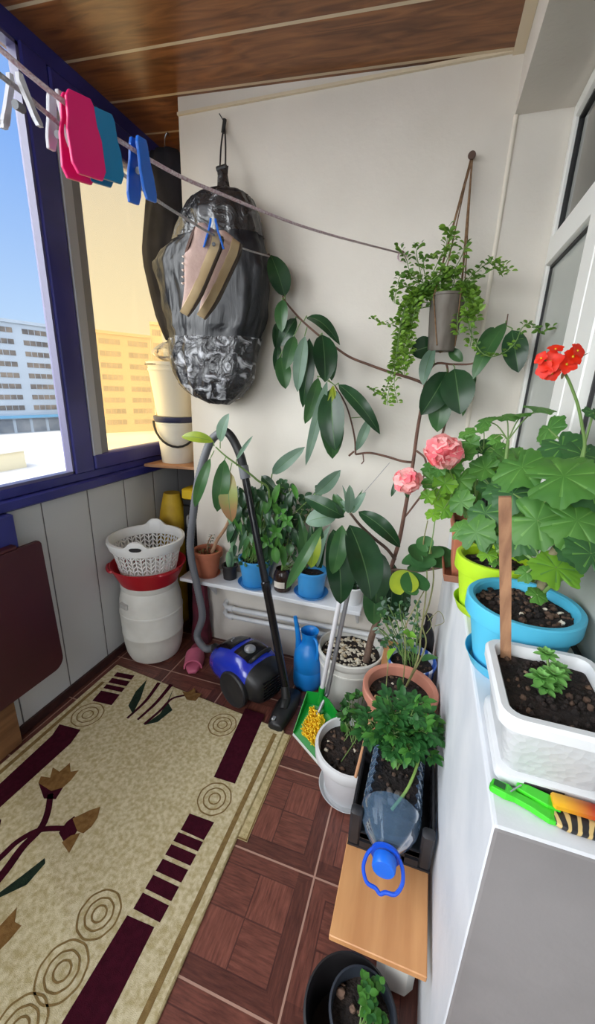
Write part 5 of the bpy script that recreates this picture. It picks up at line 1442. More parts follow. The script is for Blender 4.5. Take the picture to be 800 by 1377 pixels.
# ------------------------------------------------------------------ low bench along the house wall
M_beech = mat('beech_board', (206, 152, 100), .5, (186, 130, 82), 3, stretch=(9, 1, 1))
BZ = .300
t = thing('bench', 'low light wood board bench along the white house wall', 'bench', (.04, 1.1, 0))
m = MB(); m.box((-.074, .592, BZ - .018), (.143, 1.80, BZ), bev=.002); m.build('top', M_beech, t, sharp=30)
for y in (.86, 1.72): MB().box((-.060, y, 0), (.130, y + .018, BZ - .0182), bev=.002).build('leg_panel', mat('dark_board', (74, 56, 48), .6) if 'dark_board' not in bpy.data.materials else bpy.data.materials['dark_board'], t)
# black crate
M_crate = mat('black_crate_plastic', (30, 30, 34), .5, (40, 40, 44), 9)
cx0, cx1, cy0, cy1, cz0, cz1 = -.072, .146, .795, 1.085, BZ + .001, .425
t = thing('crate', 'black slatted plastic crate on the bench holding the cut water bottle', 'crate', ((cx0 + cx1) / 2, (cy0 + cy1) / 2, BZ))
MB().box((cx0, cy0, cz0), (cx1, cy1, cz0 + .006)).build('base', M_crate, t, smooth=False)
for (x, y) in ((cx0, cy0), (cx1 - .032, cy0), (cx0, cy1 - .03), (cx1 - .032, cy1 - .03)):
    m = MB(); m.box((x, y, cz0 + .006), (x + .032, y + .030, cz1), bev=.006); m.build('corner_post', M_crate, t)
def side(a, b, name='side_panel', top=.412):
    m = MB(); a, b = V(a), V(b); d = b - a; ln = d.length; d.normalize(); nn = V((-d.y, d.x, 0)) * .003
    for z0, z1 in ((cz0 + .006, cz0 + .028), (cz0 + .042, cz0 + .060), (top - .020, top)):
        m.prism([V((a.x, a.y, z0)) - nn, V((b.x, b.y, z0)) - nn, V((b.x, b.y, z1)) - nn, V((a.x, a.y, z1)) - nn], nn * 2)
    k = int(ln / .035)
    for i in range(1, k):
        p = a + d * (ln * i / k); m.prism([V((p.x - d.x * .004, p.y - d.y * .004, cz0 + .006)) - nn, V((p.x + d.x * .004, p.y + d.y * .004, cz0 + .006)) - nn, V((p.x + d.x * .004, p.y + d.y * .004, top - .01)) - nn, V((p.x - d.x * .004, p.y - d.y * .004, top - .01)) - nn], nn * 2)
    m.build(name, M_crate, t, smooth=False)
side((cx0 + .004, cy0 + .03, 0), (cx0 + .004, cy1 - .03, 0)); side((cx1 - .004, cy0 + .03, 0), (cx1 - .004, cy1 - .03, 0)); side((cx0 + .032, cy1 - .004, 0), (cx1 - .032, cy1 - .004, 0))
side((cx0 + .032, cy0 + .004, 0), (cx1 - .032, cy0 + .004, 0), top=.36)
# cut five litre bottle as planter, lying in the crate
M_pet = thin_glass('blue_tinted_bottle', (190, 214, 240), 5.5, haze=.14, hazecol=(150, 190, 230), rough=.05)
BR = .080; ba = V((.040, 1.068, BZ + .013 + BR)); bx = (V((.028, .705, .400)) - ba).normalized()
t = thing('bottle_planter', 'clear five litre water bottle with blue cap cut open as herb planter', 'planter', (ba + bx * .17) - V((0, 0, BR)))
side_ = bx.cross(V((0, 0, 1))).normalized(); upb = side_.cross(bx)
prof = [(.0, 0), (.07, 0), (.079, .006)] + [q for i in range(7) for q in ((BR, .014 + i * .030), (BR - .001, .024 + i * .030), (BR - .0095, .029 + i * .030), (BR - .001, .034 + i * .030))] + [(BR, .228), (BR - .002, .240), (.068, .268), (.048, .296), (.031, .316), (.025, .326), (.0245, .345)]
m = MB(); seg = 48; vs, fs = [], []
for r, z in prof:
    for i in range(seg):
        a = 2 * PI * i / seg; w = 1 + (.03 * math.cos(a * 10) if z > .24 and z < .31 else 0)
        vs.append(ba + bx * z + (side_ * math.cos(a) + upb * math.sin(a)) * r * w)
for k2 in range(len(prof) - 1):
    z = (prof[k2][1] + prof[k2 + 1][1]) / 2
    for i in range(seg):
        a = 2 * PI * (i + .5) / seg
        if .02 < z < .226 and math.sin(a) > .62: continue            # the cut-out window
        fs.append((k2 * seg + i, k2 * seg + (i + 1) % seg, (k2 + 1) * seg + (i + 1) % seg, (k2 + 1) * seg + i))
m.add(vs, fs); m.build('bottle', M_pet, t, sharp=60)
M_cap = mat('bright_blue_cap', (24, 106, 220), .35)
cp = ba + bx * .340
m = MB(); m.lathe(cp, [(.0275, 0), (.0285, .002), (.0285, .024), (.026, .028), (.0, .028)], 36, ax=bx, wob=lambda a, z: 1 + .012 * (math.cos(a * 36) if z < .023 else 0), cap1=False); m.build('cap', M_cap, t, sharp=40)
m = MB(); hb = ba + bx * .328
m.lathe(hb, [(.027, 0), (.036, 0), (.036, .006), (.027, .006)], 36, ax=bx)
hp = [(-.034, .004), (-.044, -.012), (-.047, -.036), (-.034, -.058), (-.012, -.062), (0, -.068), (.012, -.062), (.034, -.058), (.047, -.036), (.044, -.012), (.034, .004)]
dn = (-V((0, 0, 1)) * .55 + bx * .85).normalized()
m.tube(catmull([hb + side_ * -u - dn * w * 1.05 + bx * .006 for u, w in hp], 5), .0048, 8); m.build('handle', mat('blue_bottle_handle', (22, 80, 200), .35), t)
# soil in the bottle
rows = []
for i in range(12):
    z = .012 + .212 * i / 11
    rows.append([ba + bx * z + side_ * (x * .074) + upb * (.026 + .008 * noise.noise(V((x * 4, z * 30, 1)))) for x in (-1, -.75, -.5, -.25, 0, .25, .5, .75, 1)])
m = MB(); m.loft(rows, cap0=False, cap1=False, closed=False)
low = [[ba + bx * z + (side_ * math.cos(a) + upb * math.sin(a)) * .074 for a in [PI + PI * j / 16 - .0 for j in range(17)]] for z in (.012, .12, .224)]
m.loft(low, closed=False)
for i in range(40):
    z, x = rnd(.02, .22), rnd(-.8, .8); m.ball(ba + bx * z + side_ * x * .06 + upb * .03, rnd(.003, .007), 7, 5, random.choice((0, 0, 2)), jit=.5)
for z, x, r in ((.196, -.25, .016), (.215, .05, .011), (.185, .2, .009)): m.ball(ba + bx * z + side_ * x * .06 + upb * .034, r, 12, 8, 1, jit=.35)
m.build('soil', [M_soil, mat('grey_stone', (110, 98, 88), .9, (84, 74, 66), 40), M_soilchip], t)
# herb: compound leaves on stems
def herb_leaf(m, b, d, s, mi):
    """three lobed leaflets at the end of a stalk"""
    side = d.cross(V((0, 0, 1)));
    if side.length < .1: side = V((1, 0, 0))
    side.normalize(); nn = (side.cross(d) + V((0, 0, .6))).normalized()
    for k, (a, q) in enumerate(((0, 1), (.95, .8), (-.95, .8))):
        dd = (d * math.cos(a) + side * math.sin(a)).normalized(); n0 = b + dd * s * .1
        for a2, q2 in ((0, 1.0), (.7, .62), (-.7, .62)):
            s2 = dd.cross(nn); d2 = (dd * math.cos(a2) + s2 * math.sin(a2) - nn * .15); m.leaf(n0, n0 + d2 * s * q * q2, s * q * q2 * .55, nn, .06, .25, 4, 'oval', mi)
def herb(t, roots, centre, spread, nst, s, seed=3, name='foliage', young=.25, hmin=.03, lean=None):
    random.seed(seed); m = MB(); st = MB()
    for i in range(nst):
        r = random.choice(roots); a = rnd(0, 2 * PI); q = math.sqrt(random.random())
        e = centre + V((spread.x * q * math.cos(a), spread.y * q * math.sin(a), spread.z * (1.0 - .8 * q * q) * rnd(.5, 1.05)))
        if (e - r).length < .02: continue
        P = catmull([r, r.lerp(e, .55) + V((0, 0, .03)), e], 6); st.tube(P, [.0024, .0012], 5)
        for p in P[2:]:
            if random.random() < .55:
                d = V((rnd(-1, 1), rnd(-1, 1), rnd(-.3, .5))).normalized(); st.tube([p, p + d * s * .6], .001, 4); herb_leaf(m, p + d * s * .6, d, s * rnd(.75, 1.2), 1 if random.random() < young else 0)
        d = (P[-1] - P[-2]).normalized(); herb_leaf(m, e, d, s * 1.1, 1 if random.random() < young else 0)
    m.build(name, [M_herb, M_herbl], t, smooth=True); st.build('stem', M_stem, t)
hc = V((.030, 1.01, .485))
herb(t, [ba + bx * rnd(.03, .11) + upb * .028 for i in range(6)], hc, V((.120, .115, .165)), 36, .034, 9, young=.22)
MB().tube(catmull([ba + bx * .235 + upb * .03, ba + bx * .19 + side_ * -.035 + upb * .075, ba + bx * .12 + side_ * -.055 + upb * .12, ba + bx * .06 + side_ * -.05 + upb * .16], 6), [.0045, .0035], 8).build('stalk', mat('pale_green_stalk', (112, 142, 66), .5), t)

# ------------------------------------------------------------------ terracotta bowl on the bench
c = V((.019, 1.236, BZ))
t = thing('potted_plant', 'round pale terracotta pot on the bench with a thin climbing vine', 'potted plant', c)
s0 = simple_pot(t, c, .132, .088, .195, M_terra2, rim=.035, lip=.012, th=.007, soil_z=.04)
soil(c, .108, s0.z, t, 60, .06)
m = MB(); st = MB(); random.seed(14)
vb = at(545, 925, Z=s0.z)
vine = catmull([vb, at(562, 885, Y=1.30), at(566, 850, Y=1.34), at(572, 805, Y=1.37), at(574, 770, Y=1.38), at(569, 735, Y=1.38), at(575, 700, Y=1.39)], 6)
st.tube(vine, [.0034, .002], 7)
v2 = catmull([vb + V((-.01, 0, 0)), at(545, 880, Y=1.28), at(545, 845, Y=1.31), at(556, 820, Y=1.35), at(570, 795, Y=1.36)], 6); st.tube(v2, .0022, 6)
v3 = catmull([vb + V((.004, .01, 0)), at(572, 870, Y=1.34), at(568, 840, Y=1.36), at(577, 812, Y=1.38), at(583, 775, Y=1.38), at(578, 735, Y=1.39)], 6); st.tube(v3, .003, 6)
st.tube(catmull([at(575, 835, Y=1.36), at(590, 822, Y=1.36), at(597, 836, Y=1.36), at(585, 842, Y=1.37)], 5), .0012, 5); st.tube(catmull([at(572, 822, Y=1.36), at(580, 840, Y=1.35), at(573, 852, Y=1.35)], 5), .0012, 5)
def heart(p, r, k=.8, up=.3, mi=0, fw=None): m.lobed(p, facing(p, k * .55, up + .35), r, fw or V((rnd(-1, 1), 0, -1)), mi, 1, .02, .12, 30, True)
LMv = [M_gerd, M_gerl, M_yel]
for (x, y, r, Y, mi) in ((577, 750, 19, 1.37, 0), (560, 758, 18, 1.37, 0), (590, 752, 18, 1.38, 0), (543, 786, 17, 1.34, 2), (558, 787, 17, 1.34, 0), (572, 732, 10, 1.38, 0), (562, 744, 12, 1.36, 0)):
    p = at(x, y, Y=Y); heart(p, r * .0030, .9, .2, mi)
for (x0, y0, x1, y1, w, mi) in ((521, 888, 533, 872, 15, 1), (552, 853, 541, 850, 11, 1), (556, 868, 546, 862, 12, 1), (566, 887, 590, 885, 12, 0), (548, 852, 560, 858, 10, 1), (556, 870, 560, 880, 9, 0)):
    B = at(x0, y0, Y=1.29); m.leaf(B, at(x1, y1, Y=1.27), w * .0028, facing(B, .6, .7), .06, .25, 6, 'ovate', mi)
B = at(523, 918, Y=1.26); st.tube([at(519, 925, Z=s0.z), at(522, 890, Y=1.29)], .002, 5)
paddle(at(540, 938, Z=s0.z + .01), at(537, 912, Y=1.20), .03)
m.build('foliage', LMv, t); st.build('stem', mat('vine_stem', (128, 138, 84), .7, (112, 104, 66), 30), t)

# ------------------------------------------------------------------ striped planter behind it
k = NT('blue_white_stripes')
tcx = k.n('ShaderNodeTexCoord'); wv = k.n('ShaderNodeTexWave'); wv.inputs['Scale'].default_value = 11; wv.inputs['Distortion'].default_value = 5; wv.inputs['Detail'].default_value = 2; k.l(tcx.outputs['Object'], wv.inputs['Vector'])
mr = k.n('ShaderNodeMapRange'); mr.inputs[1].default_value = .42; mr.inputs[2].default_value = .58; k.l(wv.outputs[0], mr.inputs[0])
p = k.n('ShaderNodeBsdfPrincipled'); k.l(k.mix(mr.outputs[0], rgb((40, 84, 170)), rgb((206, 212, 232))), p.inputs['Base Color']); p.inputs['Roughness'].default_value = .3; k.l(p.outputs[0], k.out.inputs[0])
M_stripe = k.m
c = V((.052, 1.475, BZ))
t = thing('potted_plant', 'blue and white striped planter with grey green succulents behind the terracotta pot', 'potted plant', c)
MB().lathe(c, pot_lathe(c, .100, .086, .155, rim=.012, lip=.003), 48, cap1=True).build('pot', M_stripe, t, sharp=40)
s0 = c + V((0, 0, .125)); soil(c, .085, s0.z, t, 20)
m = MB(); st = MB(); random.seed(4)
for i in range(150):
    x, y = rnd(508, 566), rnd(806, 872); B = at(x, y, Y=rnd(1.44, 1.56)); d = V((rnd(-1, 1), rnd(-1, .2), rnd(-.6, .9))).normalized(); m.leaf(B, B + d * rnd(.016, .03), rnd(.010, .018), facing(B), .06, .3, 4, 'oval', random.choice((0, 0, 1, 1, 2)))
    if i % 6 == 0: st.tube([s0 + V((rnd(-.03, .03), rnd(-.03, .03), 0)), B], .0022, 5)
m.build('foliage', [M_grey, M_jade, M_gerd], t); st.build('stem', M_stem, t)
# dark bottle beside it
c = V((.105, 1.64, BZ))
tag(MB().lathe(c, [(.034, 0), (.038, .004), (.038, .15), (.03, .19), (.014, .225), (.013, .26), (.015, .262), (.015, .275), (.0, .276)], 28, cap1=False).build('dark_bottle', mat('dark_glass', (34, 32, 36), .15), sharp=40), 'dark glass bottle standing on the bench behind the striped planter', 'bottle')

# ------------------------------------------------------------------ white flowerpot on the floor
c = V((-.125, 1.197, .012)); saucer('white saucer under the white flowerpot on the tiles', V((c.x, c.y, 0)), .118, M_whitepot, .022)
t = thing('potted_plant', 'white woven-pattern flowerpot with small seedlings on the floor beside the bench', 'potted plant', c)
k = NT('white_woven_pot')
tcx = k.n('ShaderNodeTexCoord'); mp = k.n('ShaderNodeMapping'); mp.inputs['Scale'].default_value = (70, 70, 70); k.l(tcx.outputs['Object'], mp.inputs[0])
ck = k.n('ShaderNodeTexChecker'); ck.inputs['Scale'].default_value = .5; k.l(mp.outputs[0], ck.inputs['Vector'])
p = k.n('ShaderNodeBsdfPrincipled'); p.inputs['Base Color'].default_value = rgb((220, 222, 226)); p.inputs['Roughness'].default_value = .5
b = k.n('ShaderNodeBump'); b.inputs['Strength'].default_value = .45; b.inputs['Distance'].default_value = .004; k.l(ck.outputs['Fac'], b.inputs['Height']); k.l(b.outputs[0], p.inputs['Normal']); k.l(p.outputs[0], k.out.inputs[0])
MB().lathe(c, [(.090, 0), (.094, .004), (.120, .155)], 48, cap1=False).build('pot', k.m, t)
MB().lathe(c, [(.118, .150), (.134, .156), (.140, .165), (.142, .198), (.139, .207), (.130, .208), (.126, .2), (.119, .165)], 48, cap0=False).build('rim', M_whitepot, t, sharp=40)
s0 = c + V((0, 0, .176)); soil(c, .123, s0.z, t, 90, .06)
m = MB(); st = MB(); random.seed(8)
for i in range(16):
    x, y = rnd(458, 500), rnd(938, 972); e = at(x, y, Z=rnd(.24, .29)); 
    if e.x > -.12: e.x = -.12 - rnd(0, .05)
    st.tube(catmull([s0 + V((rnd(-.05, .02), rnd(.02, .08), 0)), e.lerp(s0, .3), e], 4), .0016, 5)
    for k_ in range(4): d = V((rnd(-1, 1), rnd(-1, 1), rnd(-.1, .6))).normalized(); m.leaf(e, e + d * rnd(.025, .04), .026, (0, 0, 1), .06, .25, 5, 'ovate', random.choice((0, 0, 1)))
B = at(463, 985, Z=s0.z); m.leaf(B, B + V((.0, .0, .06)), .032, (.3, -1, .2), .08, .3, 6, 'ovate', 1); m.leaf(B, B + V((-.02, .01, .045)), .022, (.3, -1, .2), .08, .3, 6, 'ovate', 1)
st.tube(catmull([s0 + V((-.03, -.06, 0)), s0 + V((0, 0, .03)), s0 + V((.02, .05, .05))], 4), .0016, 5)
m.build('foliage', [M_gerd, M_herbl], t); st.build('stem', M_stem, t)
# tan stick in the pot beside the crate
b0, b1 = at(478, 1045, Z=.23), at(506, 935, Y=1.17)
tag(MB().tube([b0, b1], .0055, 8).build('wooden_stick', mat('tan_stick', (188, 140, 104), .7)), 'thin tan stick leaning from the white flowerpot against the terracotta pot', 'stick')

# ------------------------------------------------------------------ under the front of the bench
c = V((-.005, .560, 0))
t = thing('black_bucket', 'black bucket on the floor under the near end of the bench', 'bucket', c)
MB().lathe(c, [(.088, 0), (.092, .004), (.104, .108), (.109, .112), (.109, .122), (.104, .124), (.099, .110), (.088, .008), (.0, .006)], 48, cap1=False).build('body', M_dark, t, sharp=35)
c2 = V((.020, .568, .009))
t = thing('potted_plant', 'dark pot with bright green seedlings nested inside the black bucket', 'potted plant', c2)
MB().lathe(c2, [(.055, 0), (.058, .004), (.074, .118), (.077, .120), (.077, .128), (.072, .129), (.070, .118), (.067, .095)], 44).build('pot', mat('dark_blue_grey_pot', (46, 52, 62), .5), t, sharp=35)
s0 = c2 + V((0, 0, .098)); soil(c2, .068, s0.z, t, 20, .0)
m = MB(); st = MB(); random.seed(2)
for i in range(16):
    x, y = rnd(482, 512), rnd(1318, 1372); e = at(x, y, Z=rnd(.13, .17)); st.tube([s0 + V((rnd(-.01, .03), rnd(-.03, .02), 0)), e], .0013, 5)
    for k_ in range(5): d = V((rnd(-1, 1), rnd(-1, 1), rnd(-.2, .4))).normalized(); m.leaf(e, e + d * rnd(.014, .022), .015, (0, 0, 1), .05, .2, 4, 'oval', random.choice((0, 1, 1)))
m.build('foliage', [M_herb, M_herbl], t); st.build('stem', M_stem, t)
for p, r in ((at(458, 1338, Z=s0.z + .008), .011), (at(475, 1358, Z=s0.z + .006), .008)): pass
for x, y, r in ((458, 1335, .011), (474, 1357, .008)): MB().ball(at(x, y, Z=s0.z + .006), r, 10, 7, jit=.4).build('stone', mat('brown_stone', (112, 88, 74), .9) if 'brown_stone' not in bpy.data.materials else bpy.data.materials['brown_stone'], t)
# white canister and blue handled bottle further under the bench
c = V((.088, .735, 0))
t = thing('plastic_canister', 'white plastic canister standing under the bench by the house wall', 'canister', c)
MB().box((.045, .675, .001), (.14, .84, .215), bev=.02).build('body', M_whiteplastic, t)
MB().lathe((.088, .70, .214), [(.022, 0), (.022, .02), (.02, .024), (0, .024)], 24, cap1=False).build('cap', M_whitepot, t)
MB().tube(catmull([(.092, .73, .21), (.092, .735, .24), (.092, .79, .245), (.092, .80, .21)], 5), .009, 8).build('handle', M_whiteplastic, t)
c = V((-.012, .775, 0))
t = thing('water_bottle', 'large water bottle with dark blue cap and handle standing under the bench', 'bottle', c)
MB().lathe(c, [(.048, 0), (.052, .005), (.052, .03), (.050, .034), (.052, .038), (.052, .14), (.04, .17), (.022, .192), (.018, .196), (.018, .208)], 32).build('bottle', M_pet, t, sharp=50)
MB().lathe(c + V((0, 0, .206)), [(.0205, 0), (.0205, .016), (.018, .018), (0, .018)], 24, cap1=False).build('cap', bpy.data.materials['blue_bottle_handle'], t)
MB().tube(catmull([c + V((-.022, 0, .2)), c + V((-.035, -.03, .195)), c + V((-.02, -.062, .19)), c + V((0, -.055, .19)), c + V((.02, -.062, .19)), c + V((.035, -.03, .195)), c + V((.022, 0, .2))], 5), .004, 8).build('handle', bpy.data.materials['blue_bottle_handle'], t)
# ------------------------------------------------------------------ on the house window sill
SZ = SILL + .0015
def pxm(p): return (V(p) - EYE).dot(cf) / F_PX          # metres per photo unit at a point
# white tub
x0, x1, y0, y1, zt = .150, .330, .528, .738, 1.062
tc_ = V(((x0 + x1) / 2, (y0 + y1) / 2, SZ))
t = thing('planter_tub', 'white rectangular plastic planter with succulent and soil at the near end of the sill', 'planter', tc_)
def rrect(hx, hy, r, z, n=5):
    out = []
    for sx_, sy_, a0 in ((1, 1, 0), (-1, 1, PI / 2), (-1, -1, PI), (1, -1, PI * 1.5)):
        for i in range(n + 1):
            a = a0 + PI / 2 * i / n; out.append(V((tc_.x + sx_ * (hx - r) + r * math.cos(a), tc_.y + sy_ * (hy - r) + r * math.sin(a), z)))
    return out
hx, hy = (x1 - x0) / 2, (y1 - y0) / 2
k = NT('dimpled_clear_white')
tcx = k.n('ShaderNodeTexCoord'); vo = k.n('ShaderNodeTexVoronoi'); vo.inputs['Scale'].default_value = 95; k.l(tcx.outputs['Object'], vo.inputs['Vector'])
p = k.n('ShaderNodeBsdfPrincipled'); p.inputs['Base Color'].default_value = rgb((196, 198, 200)); p.inputs['Roughness'].default_value = .35
b = k.n('ShaderNodeBump'); b.inputs['Strength'].default_value = .28; b.inputs['Distance'].default_value = .004; k.l(vo.outputs['Distance'], b.inputs['Height']); k.l(b.outputs[0], p.inputs['Normal']); k.l(p.outputs[0], k.out.inputs[0])
MB().loft([rrect(hx - .030, hy - .030, .018, SZ + .004), rrect(hx - .026, hy - .026, .02, SZ + .008), rrect(hx - .010, hy - .010, .024, zt - .02)], cap1=False).build('body', k.m, t, sharp=60)
MB().loft([rrect(hx - .011, hy - .011, .024, zt - .026), rrect(hx - .001, hy - .001, .028, zt - .022), rrect(hx, hy, .028, zt - .006), rrect(hx - .004, hy - .004, .026, zt), rrect(hx - .014, hy - .014, .02, zt), rrect(hx - .018, hy - .018, .018, zt - .008), rrect(hx - .022, hy - .022, .016, zt - .04)], cap0=False, cap1=False).build('rim', M_whitepot, t, sharp=35)
m = MB()
for sx_ in (-1, 1):
    for sy_ in (-1, 1):
        q = rrect(hx - .016, hy - .016, .02, 0); px_ = tc_.x + sx_ * (hx - .032); py_ = tc_.y + sy_ * (hy - .032)
m.loft([rrect(hx - .020, hy - .020, .02, SZ), rrect(hx - .016, hy - .016, .02, SZ + .002), rrect(hx - .016, hy - .016, .02, SZ + .020), rrect(hx - .024, hy - .024, .02, SZ + .024)])
m.build('base_frame', M_whitepot, t, sharp=35)
MB().box((tc_.x - .036, tc_.y - hy + .0145, SZ + .006), (tc_.x + .018, tc_.y - hy + .017, SZ + .016), bev=.001).build('drain_slot', M_dark, t)
sz0 = zt - .020
m = MB(); rows = []
for q in (.02, .35, .7, 1.0):
    rr = rrect((hx - .020) * q, (hy - .020) * q, .016 * q, sz0); rows.append([v + V((0, 0, .006 * noise.noise(v * 40))) for v in rr])
m.loft(rows, cap1=False)
for i in range(110):
    m.ball((tc_.x + rnd(-1, 1) * (hx - .026), tc_.y + rnd(-1, 1) * (hy - .026), sz0 + .002), rnd(.002, .006), 7, 5, 2 if random.random() < .2 else 0, jit=.5)
m.ball(at(712, 884, Z=sz0), .007, 10, 7, 1, jit=.3); m.ball(at(706, 906, Z=sz0), .006, 10, 7, 1, jit=.3)
m.build('soil', [M_soil, mat('tan_pebble', (150, 130, 110), .85), M_soilchip], t)
m = MB(); st = MB(); random.seed(6)
M_suc = leafmat('bright_succulent', (126, 182, 96), (98, 156, 80), .4, .2)
base = at(738, 922, Z=sz0)
for (x, y, z, s) in ((735, 880, .045, .8), (728, 912, .022, 1.0), (745, 908, .028, 1.0), (752, 900, .02, .8), (733, 925, .012, .8), (744, 922, .010, .7)):
    e = at(x, y, Z=sz0 + z); st.tube(catmull([base + V((rnd(-.008, .008), rnd(-.008, .008), 0)), e], 3), .0022, 6)
    for ring_ in range(3):
        for i in range(6):
            a = 2 * PI * i / 6 + ring_ * .5; d = V((math.cos(a), math.sin(a), -.1 + .55 * ring_)).normalized(); Lq = .0235 * s * (1.1 - .22 * ring_)
            m.leaf(e, e + d * Lq, Lq * .62, (0, 0, 1), -.04, .35, 5, 'oval', 0)
m.build('foliage', [M_suc], t); st.build('stem', M_stem, t)
# wooden stake
b0 = at(680, 890, Z=sz0 - .01); tdir = at(679, 668, d=(b0 - EYE).length * .80)
ax_ = (tdir - b0).normalized(); toward = (EYE - b0); sd = ax_.cross(toward).normalized(); nn = sd.cross(ax_).normalized()
m = MB(); rings = []
for q, w in ((0, .0088), (.97, .0092), (1.0, .0088)):
    c = b0.lerp(tdir, q); rings.append([c + sd * w + nn * .004, c - sd * w + nn * .004, c - sd * w - nn * .004, c + sd * w - nn * .004])
m.loft(rings)
tag(m.build('wooden_stake', mat('weathered_wood', (164, 122, 90), .75, (128, 90, 66), 7, stretch=(9, 9, 1.2), bump=.2, bscale=60), smooth=False), 'flat weathered wooden stake standing upright in the white rectangular planter', 'stake')

# turquoise pot with the red geranium
c = V((.237, .860, SZ)); saucer('turquoise saucer under the turquoise pot on the sill', c, .097, M_turq, .03)
c = c + V((0, 0, .0045))
tq = thing('potted_geranium', 'turquoise pot holding the geranium with red flowers and large leaves', 'potted plant', c)
s_t = simple_pot(tq, c, .112, .077, .158, M_turq, rim=.036, lip=.010, th=.007, soil_z=.022)
soil(c, .096, s_t.z, tq, 190, .04, big=.8)
# lime pot
c = V((.214, 1.100, SZ)); saucer('lime green saucer under the lime green pot on the sill', c, .088, M_lime, .03)
c = c + V((0, 0, .0045))
tl_ = thing('potted_geranium', 'lime green pot with a pale wide rim and geranium between turquoise and terracotta pots', 'potted plant', c)
s_l = simple_pot(tl_, c, .099, .070, .158, M_lime, rim=.040, lip=.010, th=.007, soil_z=.026)
soil(c, .082, s_l.z, tl_, 60, .04)
# terracotta square planter in a brown tray
c = V((.172, 1.345, SZ))
M_tray = mat('brown_tray_plastic', (158, 104, 80), .6, (138, 88, 68), 8)
m = MB()
def sq(h, g, z): return [V((c.x + a * h, c.y + b_ * g, z)) for a, b_ in ((-1, -1), (1, -1), (1, 1), (-1, 1))]
m.loft([sq(.064, .100, SZ), sq(.072, .118, SZ + .03), sq(.066, .112, SZ + .03), sq(.058, .096, SZ + .004)])
tag(m.build('planter_tray', M_tray, smooth=False, bevel=.002), 'brown rectangular tray under the terracotta planter on the sill', 'tray')
c = V((.176, 1.335, SZ + .0045))
tp_ = thing('potted_geranium', 'square terracotta planter with pink pompom geraniums on the sill', 'potted plant', c)
m = MB(); m.loft([sq(.044, .050, c.z), sq(.056, .064, c.z + .145), sq(.064, .072, c.z + .147), sq(.066, .074, c.z + .185), sq(.058, .066, c.z + .185), sq(.053, .061, c.z + .15)])
m.build('pot', M_terra, tp_, smooth=False, bevel=.003)
s_p = c + V((0, 0, .160)); m = MB(); m.loft([sq(.004, .004, s_p.z + .004), sq(.054, .062, s_p.z)], cap1=False)
for i in range(26): m.ball((c.x + rnd(-.045, .045), c.y + rnd(-.055, .055), s_p.z), rnd(.003, .007), 7, 5, random.choice((0, 0, 2)), jit=.5)
m.build('soil', [M_soil, M_perl, M_soilchip], tp_)
# little blue pot further back
c = V((.245, 1.605, SZ))
tb_ = thing('potted_plant', 'blue pot at the far end of the sill behind the pink geraniums', 'potted plant', c)
s_b = simple_pot(tb_, c, .078, .058, .150, M_bluepot, rim=.018, lip=.006)
soil(c, .062, s_b.z, tb_, 18)

LMg = [M_ger, M_gerl, M_gerd, leafmat('geranium_vein', (106, 154, 72), (84, 132, 58), .5, .2)]
def gleaf(m, st, x, y, r, Y, nrm, root=None, mi=0, fw=None, cup=-.15, pl=.036, rs=.0022, lobes=7):
    p = at(x, y, Y=Y); 
    if p.x > XW - .05: p = at(x, y, X=XW - .05)
    R = r * pxm(p) * .84; nv = V(nrm); m.lobed(p, nv, R, fw if fw is not None else ((V(root) - p) * -1 if root is not None else V((0, -1, -.3))), mi, lobes, pl, cup, 98 if lobes == 7 else 49, True, 3 if (lobes == 7 and r > 13) else None)
    if root is not None:
        q = V(root); st.tube(catmull([q, q.lerp(p, .5) + V((0, 0, .012)), p - nv.normalized() * R * .02], 5), rs, 6)
    return p
def viewn(p, k=.6, up=.7, dx=0):
    d = (EYE - V(p)).normalized(); return (d * k + V((dx, 0, up))).normalized()
random.seed(17)
